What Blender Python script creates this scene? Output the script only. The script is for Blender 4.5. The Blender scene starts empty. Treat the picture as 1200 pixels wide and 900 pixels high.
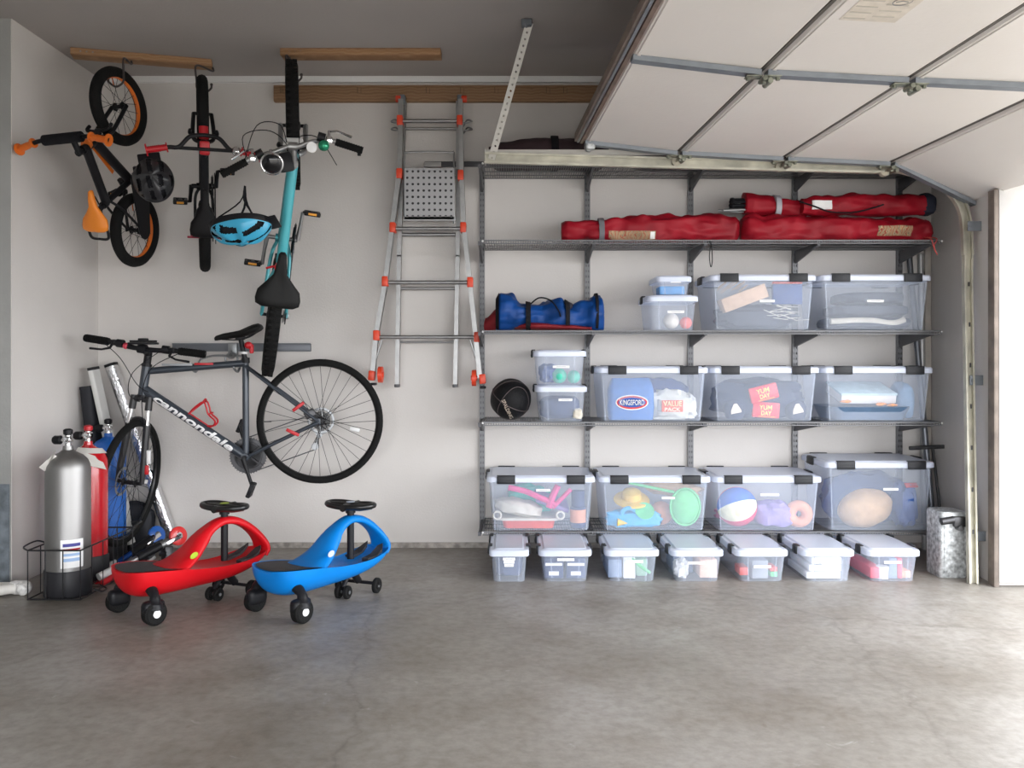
import bpy, bmesh, math, random
from mathutils import Vector as V, Matrix, noise, Euler
random.seed(7)
C = bpy.context.scene.collection
PI = math.pi
F, HX, HY, CAMD, CAMZ = 1018.0, 600.0, 420.0, 5.1, 1.11

def at(px, py, y):
    """world point seen at reference pixel px,py lying in the plane y (wall = 0, towards the camera negative)"""
    d = CAMD + y
    return V(((px-HX)*d/F, y, CAMZ+(HY-py)*d/F))

# ------------------------------------------------------------------ materials
_M = {}
def mat(name, col, rough=.5, metal=0., spec=.5, noise_amt=0., noise_scale=8., bump=0., bump_scale=60., coat=0., emis=None):
    if name in _M: return _M[name]
    m = bpy.data.materials.new(name); m.use_nodes = True
    nt = m.node_tree; b = nt.nodes['Principled BSDF']
    b.inputs['Base Color'].default_value = (*col, 1); b.inputs['Roughness'].default_value = rough
    b.inputs['Metallic'].default_value = metal; b.inputs['Specular IOR Level'].default_value = spec
    b.inputs['Coat Weight'].default_value = coat
    tc = nt.nodes.new('ShaderNodeTexCoord')
    if noise_amt > 0:
        n = nt.nodes.new('ShaderNodeTexNoise'); n.inputs['Scale'].default_value = noise_scale; n.inputs['Detail'].default_value = 5
        nt.links.new(tc.outputs['Object'], n.inputs['Vector'])
        r = nt.nodes.new('ShaderNodeValToRGB')
        r.color_ramp.elements[0].position = .3; r.color_ramp.elements[1].position = .7
        r.color_ramp.elements[0].color = (*[c*(1-noise_amt) for c in col], 1)
        r.color_ramp.elements[1].color = (*[min(1, c*(1+noise_amt)) for c in col], 1)
        nt.links.new(n.outputs['Fac'], r.inputs['Fac']); nt.links.new(r.outputs['Color'], b.inputs['Base Color'])
    if bump > 0:
        n2 = nt.nodes.new('ShaderNodeTexNoise'); n2.inputs['Scale'].default_value = bump_scale; n2.inputs['Detail'].default_value = 4
        nt.links.new(tc.outputs['Object'], n2.inputs['Vector'])
        bp = nt.nodes.new('ShaderNodeBump'); bp.inputs['Strength'].default_value = bump; bp.inputs['Distance'].default_value = .01
        nt.links.new(n2.outputs['Fac'], bp.inputs['Height']); nt.links.new(bp.outputs['Normal'], b.inputs['Normal'])
    _M[name] = m
    return m

def plastic_mat(name, col, opac, rough=.28, transl=.45):
    m = bpy.data.materials.new(name); m.use_nodes = True; nt = m.node_tree
    b = nt.nodes['Principled BSDF']; out = nt.nodes['Material Output']
    b.inputs['Base Color'].default_value = (*col, 1); b.inputs['Roughness'].default_value = rough
    t = nt.nodes.new('ShaderNodeBsdfTranslucent'); t.inputs['Color'].default_value = (*col, 1)
    tr = nt.nodes.new('ShaderNodeBsdfTransparent'); tr.inputs['Color'].default_value = (.97, .98, 1, 1)
    mx = nt.nodes.new('ShaderNodeMixShader'); mx.inputs[0].default_value = transl
    nt.links.new(b.outputs[0], mx.inputs[1]); nt.links.new(t.outputs[0], mx.inputs[2])
    m2 = nt.nodes.new('ShaderNodeMixShader'); m2.inputs[0].default_value = opac
    nt.links.new(tr.outputs[0], m2.inputs[1]); nt.links.new(mx.outputs[0], m2.inputs[2])
    nt.links.new(m2.outputs[0], out.inputs['Surface'])
    _M[name] = m
    return m

def floor_mat():
    m = bpy.data.materials.new('worn_concrete'); m.use_nodes = True; nt = m.node_tree
    b = nt.nodes['Principled BSDF']; tc = nt.nodes.new('ShaderNodeTexCoord'); L = nt.links.new
    def nz(s, d, dist=0., sc=(1, 1, 1)):
        mp = nt.nodes.new('ShaderNodeMapping'); mp.inputs['Scale'].default_value = sc
        L(tc.outputs['Object'], mp.inputs['Vector'])
        n = nt.nodes.new('ShaderNodeTexNoise'); n.inputs['Scale'].default_value = s; n.inputs['Detail'].default_value = d
        n.inputs['Distortion'].default_value = dist; n.inputs['Roughness'].default_value = .6
        L(mp.outputs['Vector'], n.inputs['Vector']); return n
    def ramp(src, stops):
        r = nt.nodes.new('ShaderNodeValToRGB'); e = r.color_ramp.elements
        e[0].position, e[0].color = stops[0][0], (*stops[0][1], 1); e[1].position, e[1].color = stops[-1][0], (*stops[-1][1], 1)
        for p, c in stops[1:-1]:
            q = e.new(p); q.color = (*c, 1)
        L(src.outputs[0], r.inputs['Fac']); return r
    def mul(a, bb, f=1.):
        x = nt.nodes.new('ShaderNodeMix'); x.data_type = 'RGBA'; x.blend_type = 'MULTIPLY'; x.inputs[0].default_value = f
        L(a, x.inputs[6]); L(bb, x.inputs[7]); return x.outputs[2]
    base = ramp(nz(.8, 10, .2), [(.3, (.21, .19, .165)), (.5, (.28, .26, .235)), (.72, (.37, .35, .33))])
    mid = ramp(nz(3.2, 9, .25), [(.32, (.84, .81, .78)), (.55, (1, 1, 1)), (.75, (1.06, 1.06, 1.06))])
    fine = ramp(nz(24, 8), [(.34, (.80, .79, .77)), (.6, (1.03, 1.03, 1.03))])
    specks = ramp(nz(14, 2, .2), [(.0, (1, 1, 1)), (.70, (1, 1, 1)), (.78, (.78, .74, .70))])
    c = mul(mul(mul(base.outputs[0], mid.outputs[0]), fine.outputs[0]), specks.outputs[0])
    # pale scuffs
    sc = ramp(nz(7, 10, 1.5), [(.66, (0, 0, 0)), (.73, (.55, .55, .55))])
    mx = nt.nodes.new('ShaderNodeMix'); mx.data_type = 'RGBA'; mx.inputs[7].default_value = (.42, .41, .40, 1)
    L(sc.outputs[0], mx.inputs[0]); L(c, mx.inputs[6])
    # hairline cracks
    vo = nt.nodes.new('ShaderNodeTexVoronoi'); vo.feature = 'DISTANCE_TO_EDGE'; vo.inputs['Scale'].default_value = .55
    dn = nz(2.5, 6); add = nt.nodes.new('ShaderNodeMix'); add.data_type = 'RGBA'; add.inputs[0].default_value = .22
    L(tc.outputs['Object'], add.inputs[6]); L(dn.outputs['Color'], add.inputs[7]); L(add.outputs[2], vo.inputs['Vector'])
    cr = ramp(vo, [(.0, (.62, .60, .58)), (.006, (1, 1, 1))])
    L(mul(mx.outputs[2], cr.outputs[0], .5), b.inputs['Base Color'])
    rr = ramp(nz(2.2, 6), [(.3, (.34, .34, .34)), (.7, (.58, .58, .58))]); L(rr.outputs[0], b.inputs['Roughness'])
    bp = nt.nodes.new('ShaderNodeBump'); bp.inputs['Strength'].default_value = .25; bp.inputs['Distance'].default_value = .006
    L(nz(26, 8).outputs['Fac'], bp.inputs['Height']); L(bp.outputs['Normal'], b.inputs['Normal'])
    return m

def stripes(name, cols, scale, axis='X', rough=.5, distortion=0., metal=0.):
    """hard or soft bands of colour along an object axis"""
    m = bpy.data.materials.new(name); m.use_nodes = True; nt = m.node_tree; b = nt.nodes['Principled BSDF']
    tc = nt.nodes.new('ShaderNodeTexCoord'); w = nt.nodes.new('ShaderNodeTexWave'); w.bands_direction = axis
    w.inputs['Scale'].default_value = scale; w.inputs['Distortion'].default_value = distortion; w.inputs['Detail'].default_value = 3
    w.inputs['Detail Scale'].default_value = 1.5
    nt.links.new(tc.outputs['Object'], w.inputs['Vector'])
    r = nt.nodes.new('ShaderNodeValToRGB'); e = r.color_ramp.elements
    e[0].color = (*cols[0], 1); e[1].color = (*cols[-1], 1)
    for i, c in enumerate(cols[1:-1]):
        q = e.new((i+1)/(len(cols)-1)); q.color = (*c, 1)
    nt.links.new(w.outputs['Fac'], r.inputs['Fac']); nt.links.new(r.outputs['Color'], b.inputs['Base Color'])
    b.inputs['Roughness'].default_value = rough; b.inputs['Metallic'].default_value = metal
    _M[name] = m
    return m

BLK = mat('black_plastic', (.010, .010, .012), .45, spec=.25)
RUB = mat('tyre_rubber', (.010, .010, .010), .8, spec=.15, bump=.4, bump_scale=120)
GRIP = mat('grip_rubber', (.008, .008, .008), .8, spec=.15, bump=.5, bump_scale=200)
DKF = mat('black_fabric', (.012, .012, .015), .85, spec=.15, bump=.4, bump_scale=150)
ALU = mat('brushed_aluminium', (.35, .35, .35), .45, 1., noise_amt=.08, noise_scale=30)
CHR = mat('chrome', (.75, .75, .76), .12, 1.)
STL = mat('dull_steel', (.33, .34, .35), .45, .9, noise_amt=.12, noise_scale=20)
DST = mat('dark_steel', (.08, .08, .085), .4, .8)
WHT = mat('white_paint', (.80, .80, .79), .5)
WPL = mat('white_plastic', (.75, .75, .75), .4)
RED = mat('red_plastic', (.50, .010, .018), .4)
ORG = mat('orange_paint', (.75, .17, .02), .45)
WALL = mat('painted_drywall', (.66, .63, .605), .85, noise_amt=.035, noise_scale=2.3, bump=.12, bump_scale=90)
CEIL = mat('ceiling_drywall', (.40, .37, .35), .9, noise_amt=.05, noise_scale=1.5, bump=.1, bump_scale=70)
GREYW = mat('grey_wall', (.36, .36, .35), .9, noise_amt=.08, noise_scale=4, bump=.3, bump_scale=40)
WOOD = stripes('pine_board', [(.29, .155, .075), (.41, .24, .125), (.35, .19, .09)], 9, 'Z', .7, 3.)
WOOD2 = stripes('aged_pine_board', [(.24, .135, .07), (.33, .20, .11), (.27, .15, .08)], 9, 'Z', .75, 3.)
JAMB = mat('weathered_wood', (.20, .168, .145), .85, noise_amt=.35, noise_scale=9)
DOORM = mat('door_panel_paint', (.74, .70, .66), .45, noise_amt=.02, noise_scale=3, bump=.1, bump_scale=60)
GALV = mat('galvanised_strut', (.20, .22, .245), .5, .35, noise_amt=.12, noise_scale=14)
ZINC = mat('zinc_track', (.58, .56, .47), .5, .45, noise_amt=.25, noise_scale=9)
SPANG = mat('spangled_zinc', (.50, .52, .53), .5, .4, noise_amt=.55, noise_scale=45)
ELFA = mat('grey_epoxy_wire', (.17, .172, .18), .45, .4)
ELFD = mat('grey_epoxy_bracket', (.10, .10, .11), .5, .3)
PERF = mat('cream_punched_steel', (.62, .60, .56), .5, .3)
BINP = plastic_mat('frosted_bin_plastic', (.77, .85, 1.0), .247, transl=.0)
LIDP = plastic_mat('frosted_lid_plastic', (.80, .86, 1.0), .80, transl=.1)
LATCH = mat('latch_black', (.018, .019, .023), .45, spec=.3)
PAPER = mat('white_paper', (.85, .85, .85), .7)
PENC = mat('grey_print', (.42, .42, .45), .7)

# ------------------------------------------------------------------ mesh builder
def axm(o, z, x=None):
    z = V(z).normalized(); x = V(x) if x is not None else (V((1, 0, 0)) if abs(z.x) < .8 else V((0, 1, 0)))
    y = z.cross(x).normalized(); x = y.cross(z).normalized()
    m = Matrix((x, y, z)).transposed().to_4x4(); m.translation = V(o); return m

def smooth_path(pts, k=6, closed=False):
    P = [V(p) for p in pts]; n = len(P); out = []
    rng = range(n) if closed else range(n-1)
    for i in rng:
        p0 = P[(i-1) % n] if (closed or i > 0) else P[0]; p1 = P[i]; p2 = P[(i+1) % n]
        p3 = P[(i+2) % n] if (closed or i+2 < n) else P[-1]
        for j in range(k):
            t = j/k
            out.append(.5*((2*p1)+(p2-p0)*t+(2*p0-5*p1+4*p2-p3)*t*t+(3*p1-p0-3*p2+p3)*t**3))
    if not closed: out.append(P[-1])
    return out

class M:
    def __init__(s, org=(0, 0, 0)):
        s.v = []; s.f = []; s.mi = []; s.m = 0; s.org = V(org)
    def add(s, vs, fs, mtx=None):
        b = len(s.v)
        s.v += [(mtx @ V(p)) if mtx is not None else V(p) for p in vs]
        s.f += [tuple(b+i for i in f) for f in fs]; s.mi += [s.m]*len(fs)
        return s
    def box(s, c, size, rot=None, bev=0., seg=2, mtx=None):
        bm = bmesh.new(); bmesh.ops.create_cube(bm, size=1)
        for v in bm.verts: v.co = V((v.co.x*size[0], v.co.y*size[1], v.co.z*size[2]))
        if bev > 0: bmesh.ops.bevel(bm, geom=bm.edges[:], offset=min(bev, min(size)*.49), segments=seg, affect='EDGES', profile=.5)
        R = Matrix.Translation(V(c)) @ (Euler(rot).to_matrix().to_4x4() if rot else Matrix())
        if mtx is not None: R = mtx @ R
        bm.verts.index_update()
        s.add([R @ v.co for v in bm.verts], [tuple(v.index for v in f.verts) for f in bm.faces]); bm.free(); return s
    def box2(s, a, b, bev=0.):
        a = V(a); b = V(b); return s.box((a+b)/2, [abs(q) for q in (b-a)], bev=bev)
    def loft(s, rings, cap=True, closed=False):
        n = len(rings[0]); vs = [p for r in rings for p in r]; fs = []
        k = len(rings)
        for i in range(k if closed else k-1):
            a = i*n; b = ((i+1) % k)*n
            for j in range(n): fs.append((a+j, a+(j+1) % n, b+(j+1) % n, b+j))
        if cap and not closed:
            fs.append(tuple(reversed(range(n)))); fs.append(tuple((k-1)*n+j for j in range(n)))
        return s.add(vs, fs)
    def tube(s, pts, r, n=8, closed=False, cap=True, flat=1.):
        P = [V(p) for p in pts]; k = len(P); R = list(r) if hasattr(r, '__len__') else [r]*k
        if len(R) != k: R = [R[min(len(R)-1, int(i*(len(R)-1)/(k-1)+.5))] for i in range(k)]
        rings = []; prev = None
        for i in range(k):
            if closed: t = (P[(i+1) % k]-P[i-1])
            else: t = P[min(i+1, k-1)]-P[max(i-1, 0)]
            t = t.normalized() if t.length > 1e-9 else V((0, 0, 1))
            if prev is None:
                prev = V((0, 0, 1)) if abs(t.z) < .9 else V((1, 0, 0))
            u = (prev - t*prev.dot(t))
            u = u.normalized() if u.length > 1e-6 else t.orthogonal().normalized()
            w = t.cross(u); prev = u
            rings.append([P[i]+(u*math.cos(2*PI*j/n)*flat+w*math.sin(2*PI*j/n))*R[i] for j in range(n)])
        return s.loft(rings, cap, closed)
    def cyl(s, a, b, r, r2=None, n=16): return s.tube([a, b], [r, r if r2 is None else r2], n)
    def lathe(s, prof, mtx=None, n=24):
        vs = []; fs = []; k = len(prof)
        for r, z in prof: vs += [V((r*math.cos(2*PI*j/n), r*math.sin(2*PI*j/n), z)) for j in range(n)]
        for i in range(k-1):
            for j in range(n): fs.append((i*n+j, i*n+(j+1) % n, (i+1)*n+(j+1) % n, (i+1)*n+j))
        if prof[0][0] > 1e-6: fs.append(tuple(reversed(range(n))))
        if prof[-1][0] > 1e-6: fs.append(tuple((k-1)*n+j for j in range(n)))
        return s.add(vs, fs, mtx)
    def torus(s, R, r, mtx=None, n=40, m=8, sq=1.):
        vs = []; fs = []
        for i in range(n):
            a = 2*PI*i/n
            for j in range(m):
                b = 2*PI*j/m
                vs.append(((R+r*math.cos(b))*math.cos(a), (R+r*math.cos(b))*math.sin(a), r*sq*math.sin(b)))
        for i in range(n):
            for j in range(m): fs.append((i*m+j, ((i+1) % n)*m+j, ((i+1) % n)*m+(j+1) % m, i*m+(j+1) % m))
        return s.add(vs, fs, mtx)
    def ball(s, c, r, n=20, m=12, e=1., wr=0., ws=10., seed=0, zmin=None, mtx=None):
        r = r if hasattr(r, '__len__') else (r, r, r); vs = []; fs = []; c = V(c)
        pw = lambda q: math.copysign(abs(q)**e, q)
        for i in range(m+1):
            t = PI*i/m
            for j in range(n):
                a = 2*PI*j/n
                d = V((pw(math.sin(t))*pw(math.cos(a)), pw(math.sin(t))*pw(math.sin(a)), pw(math.cos(t))))
                k = 1+wr*noise.noise(d*ws*.3+V((seed*3.1, seed, 0))) if wr else 1
                p = c+V((d.x*r[0], d.y*r[1], d.z*r[2]))*k
                if zmin is not None and p.z < zmin: p.z = zmin
                vs.append(p)
        for i in range(m):
            for j in range(n): fs.append((i*n+j, (i+1)*n+j, (i+1)*n+(j+1) % n, i*n+(j+1) % n))
        return s.add(vs, fs, mtx)
    def prism(s, poly, a, b, mtx=None):
        n = len(poly); vs = [(p[0], p[1], a) for p in poly]+[(p[0], p[1], b) for p in poly]
        fs = [tuple(reversed(range(n))), tuple(range(n, 2*n))]+[(i, (i+1) % n, n+(i+1) % n, n+i) for i in range(n)]
        return s.add(vs, fs, mtx)
    def perf(s, o, u, v, nu, nv, cu, cv, hu, hv, th, sides=8):
        """sheet punched with nu x nv holes; u,v unit directions"""
        o = V(o); u = V(u).normalized(); v = V(v).normalized(); w = u.cross(v)
        sq = [(.5, 0), (.5, .5), (0, .5), (-.5, .5), (-.5, 0), (-.5, -.5), (0, -.5), (.5, -.5)]
        for i in range(nu):
            for j in range(nv):
                c = o+u*(cu*(i+.5))+v*(cv*(j+.5)); vs = []
                for k in (0, 1):
                    vs += [c+u*a*cu+v*b*cv-w*th*k for a, b in sq]
                    vs += [c+u*hu*math.cos(PI*q/4)+v*hv*math.sin(PI*q/4)-w*th*k for q in range(8)]
                fs = []
                for q in range(8):
                    r = (q+1) % 8
                    fs += [(q, r, 8+r, 8+q), (16+r, 16+q, 24+q, 24+r), (8+q, 8+r, 24+r, 24+q)]
                s.add(vs, fs)
        a, b = u*nu*cu, v*nv*cv
        vs = [o, o+a, o+a+b, o+b]; vs += [p-w*th for p in vs]
        return s.add(vs, [(0, 1, 5, 4), (1, 2, 6, 5), (2, 3, 7, 6), (3, 0, 4, 7)])
    def obj(s, name, mt, parent=None, ang=38, **props):
        me = bpy.data.meshes.new(name)
        me.from_pydata([tuple(p-s.org) for p in s.v], [], s.f)
        ms = mt if isinstance(mt, (list, tuple)) else [mt]
        for q in ms: me.materials.append(q)
        for p, i in zip(me.polygons, s.mi): p.material_index = i
        bm = bmesh.new(); bm.from_mesh(me); bmesh.ops.recalc_face_normals(bm, faces=bm.faces[:]); bm.to_mesh(me); bm.free()
        me.shade_smooth(); me.set_sharp_from_angle(angle=math.radians(ang))
        o = bpy.data.objects.new(name, me); C.objects.link(o)
        if parent is not None: o.parent = parent
        elif s.org.length: o.location = s.org
        for k, q in props.items():
            if q is not None: o[{'cat': 'category'}.get(k, k)] = q
        return o

def thing(name, label, cat, loc=(0, 0, 0), mtx=None, group=None):
    o = bpy.data.objects.new(name, None); C.objects.link(o); o.empty_display_size = .05
    if mtx is not None: o.matrix_world = mtx
    else: o.location = loc
    o['label'] = label; o['category'] = cat
    if group: o['group'] = group
    return o

def basis(o, f, u):
    f = V(f).normalized(); u = V(u); u = (u-f*u.dot(f)).normalized(); l = u.cross(f)
    m = Matrix((f, l, u)).transposed().to_4x4(); m.translation = V(o); return m

def text(body, name, mt, parent, mtx, width, height=None, ext=.001, warp=None, shear=0., bold=0., **props):
    cu = bpy.data.curves.new(name, 'FONT'); cu.body = body; cu.size = 1; cu.extrude = 0; cu.shear = shear; cu.offset = bold
    cu.align_x = 'CENTER'; cu.align_y = 'CENTER'; cu.resolution_u = 3
    to = bpy.data.objects.new(name, cu); me = bpy.data.meshes.new_from_object(to)
    xs = [v.co.x for v in me.vertices]; ys = [v.co.y for v in me.vertices]
    sx = width/(max(xs)-min(xs)); sy = sx if height is None else height/(max(ys)-min(ys))
    cx = (max(xs)+min(xs))/2; cy = (max(ys)+min(ys))/2
    if warp:
        bm = bmesh.new(); bm.from_mesh(me); bmesh.ops.triangulate(bm, faces=bm.faces[:]); bmesh.ops.subdivide_edges(bm, edges=bm.edges[:], cuts=3, use_grid_fill=True); bm.to_mesh(me); bm.free()
    for v in me.vertices:
        p = V(((v.co.x-cx)*sx, (v.co.y-cy)*sy, 0)); v.co = warp(p) if warp else mtx @ p
    me.materials.clear(); me.materials.append(mt)
    o = bpy.data.objects.new(name, me); C.objects.link(o); o.parent = parent
    sd = o.modifiers.new('thick', 'SOLIDIFY'); sd.thickness = ext; sd.offset = 0
    bpy.data.objects.remove(to); bpy.data.curves.remove(cu)
    for k, q in props.items(): o[k] = q
    return o

def rrect(w, d, r, z, k=4):
    out = []
    for cx, cy, a0 in ((w/2-r, d/2-r, 0), (-w/2+r, d/2-r, 90), (-w/2+r, -d/2+r, 180), (w/2-r, -d/2+r, 270)):
        for i in range(k+1):
            a = math.radians(a0+90*i/k); out.append(V((cx+r*math.cos(a), cy+r*math.sin(a), z)))
    return out
# ------------------------------------------------------------------ the garage shell
def struct(name, m, mt): return m.obj(name, mt, kind='structure')
XL, XR0, YJ, XRJ, ZC = -2.43, 2.46, -.88, 2.33, 2.76
struct('floor', M().box2((-3.8, -6.3, -.12), (2.56, .2, 0)), floor_mat())
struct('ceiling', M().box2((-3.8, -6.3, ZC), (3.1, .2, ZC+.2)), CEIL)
struct('wall_back', M().box2((-2.6, 0, 0), (2.7, .15, ZC)), WALL)
struct('wall_left', M().box2((-2.60, YJ, 0), (XL, 0, ZC)), WALL)
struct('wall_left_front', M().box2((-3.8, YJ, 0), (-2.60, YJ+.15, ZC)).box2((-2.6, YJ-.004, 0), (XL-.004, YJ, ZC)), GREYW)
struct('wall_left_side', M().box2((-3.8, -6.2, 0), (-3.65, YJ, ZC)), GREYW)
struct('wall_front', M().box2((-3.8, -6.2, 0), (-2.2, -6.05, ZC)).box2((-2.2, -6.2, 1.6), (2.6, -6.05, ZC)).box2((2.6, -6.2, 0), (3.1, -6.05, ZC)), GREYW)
def vwall(name, pts, z0, z1, mt): return struct(name, M().prism(pts, z0, z1), mt)
vwall('wall_right', [(XR0, 0), (XRJ+.03, YJ+.03), (XRJ+.3, YJ+.03), (XR0+.2, 0)], 0, ZC, WALL)
vwall('wall_right_header', [(XRJ+.05, YJ+.03), (XRJ+.33, -5.55), (XRJ+.53, -5.55), (XRJ+.25, YJ+.03)], 1.98, ZC, WALL)
vwall('wall_right_far', [(XRJ+.33, -5.55), (XRJ+.33, -6.1), (XRJ+.53, -6.1), (XRJ+.53, -5.55)], 0, ZC, WALL)
struct('trim_1', M().box2((XRJ+.008, YJ-.008, 0), (XRJ+.034, YJ+.05, 1.93), .004), JAMB)
struct('trim_2', M().box2((XRJ+.03, YJ-.012, .02), (XRJ+.36, YJ+.03, 1.95), .004), mat('bright_casing', (.50, .485, .47), .7, noise_amt=.05))
struct('trim_3', M().box2((XL, -.025, ZC-.035), (2.46, 0, ZC)), WHT)
struct('trim_4', M().box2((XL-.055, YJ-.008, 0), (XL-.008, YJ-.003, .50)), mat('corner_guard', (.20, .23, .26), .6, .3, noise_amt=.35, noise_scale=20))
struct('baseboard_back', M().box2((XL, -.012, 0), (2.46, 0, .03)), mat('floor_curb', (.36, .33, .30), .9, noise_amt=.4, noise_scale=25))
struct('baseboard_right', M().prism([(XR0-.01, 0), (XRJ-.0, YJ+.17), (XRJ+.03, YJ+.17), (XR0+.02, 0)], 0, .05), mat('stem_footing', (.30, .27, .24), .9, noise_amt=.4, noise_scale=18))
g = M().box2((2.56, -18, -.2), (16, 6, -.03)).box2((-12, -18, -.2), (2.56, -6.3, -.03)).obj('ground_driveway', mat('driveway_concrete', (.34, .32, .29), .9, noise_amt=.08, noise_scale=2)); g['kind'] = 'structure'

# wooden cleats
def cleat(a, b, w, label, wood, group=None):
    """flat two-by-four under the ceiling between two plan points (front edge)"""
    a = V((*a, 0)); b = V((*b, 0)); d = (b-a); L = d.length; ang = math.atan2(d.y, d.x)
    m = M((a.x, a.y, ZC)); n = V((-d.y, d.x, 0)).normalized()
    mx = Matrix.Translation(V((a.x, a.y, ZC))) @ Matrix.Rotation(ang, 4, 'Z')
    m.box((L/2, w/2, -.019), (L, w, .038), bev=.003, mtx=mx)
    for k in range(3):
        m.m = 1; m.lathe([(.0, -.0015), (.005, -.0015), (.005, .004)], mx @ axm((.05+.03*k, .004, -.018), (0, -1, 0)), 8); m.m = 0
    o = m.obj('ceiling_cleat', [wood, STL]); o['label'] = label; o['category'] = 'board'; return o
cleat((-2.34, -.50), (-1.655, -.314), .089, 'angled wooden board on the ceiling over the two small hanging bikes', WOOD)
cleat((-1.233, -.485), (-.38, -.485), .089, 'straight pale wooden board screwed to the ceiling above the turquoise bike', WOOD)
m = M((0, -.02, 1.546+1.11)); zt = 1.11+1.593; zb = 1.11+1.499
m.box2((-1.39, -.038, zb), (.95, 0, zt), .003)
m.m = 1
for x in (-1.35, -1.34, -.9, -.5, -.3, -.1, .2, .3, .7):
    m.box((x, -.0385, zt-.03), (.003, .004, .035)); m.box((x+.02, -.0385, zt-.035), (.002, .004, .03))
o = m.obj('ledger_board', [WOOD2, mat('pencil_mark', (.12, .08, .05), .8)]); o['label'] = 'long brown wooden board fixed high on the back wall behind the ladder'; o['category'] = 'board'

# ------------------------------------------------------------------ shelving
SX = [at(p, 400, 0).x for p in (565, 688, 808.5, 930.5, 1052.5)]
SZ = [.181, .770, 1.262, 1.749, 2.167]
X0, X1, YF, YB = -.158, 2.312, -.428, -.028
sh = thing('shelving_unit', 'grey steel wall shelving with five ventilated wire shelves on slotted uprights', 'shelves', (0, 0, 0))
M().box2((at(498, 193, 0).x, -.012, 2.233), (SX[-1]+.05, -.001, 2.262)).box2((at(498, 193, 0).x, -.02, 2.258), (SX[-1]+.05, -.001, 2.262)).obj('hang_track', ELFD, sh)
for x in SX:
    m = M()
    m.perf((x-.0135, -.024, .10), (1, 0, 0), (0, 0, 1), 2, 67, .0135, .032, .0033, .0085, .002)
    m.box2((x-.0155, -.024, .10), (x-.0135, -.001, 2.244)); m.box2((x+.0135, -.024, .10), (x+.0155, -.001, 2.244))
    m.m = 1; m.box2((x-.0125, -.006, .10), (x+.0125, -.001, 2.244))
    m.obj('upright', [ELFA, DST], sh)
for zi, z in enumerate(SZ):
    for x in SX:
        m = M(); poly = [(-.022, -.012), (YF+.02, -.012), (YF+.02, -.026), (-.022, -.085)]
        mx = Matrix(((0, 0, 1, 0), (1, 0, 0, 0), (0, 1, 0, z), (0, 0, 0, 1)))
        m.prism(poly, x-.006, x+.006, mx)
        m.box((x, YF+.017, z-.018), (.016, .006, .022))
        m.obj('bracket', ELFD, sh)
    m = M(); n = 186; r = .0016
    for i in range(n):
        x = X0+.006+(X1-X0-.012)*i/(n-1)
        m.box2((x-r, YF, z-2*r), (x+r, YB, z)); m.box2((x-r, YF-.001, z-.02), (x+r, YF+.002, z))
    for y in (YF+.002, YF+.11, YF+.22, YF+.32, YB): m.tube([(X0, y, z-.006), (X1, y, z-.006)], .003, 6)
    m.tube([(X0, YF, z-.02), (X1, YF, z-.02)], .003, 6)
    m.tube([(X0, YF, z-.0035), (X1, YF, z-.0035)], .0022, 6)
    for x in (X0, X1): m.tube([(x, YF, z-.006), (x, YB, z-.006)], .003, 6)
    m.obj('wire_shelf', ELFA, sh)
    m = M()
    for x in (X0, X1): m.ball((x, YF, z-.008), .006, 8, 6)
    m.obj('end_cap', WPL, sh)

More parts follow.
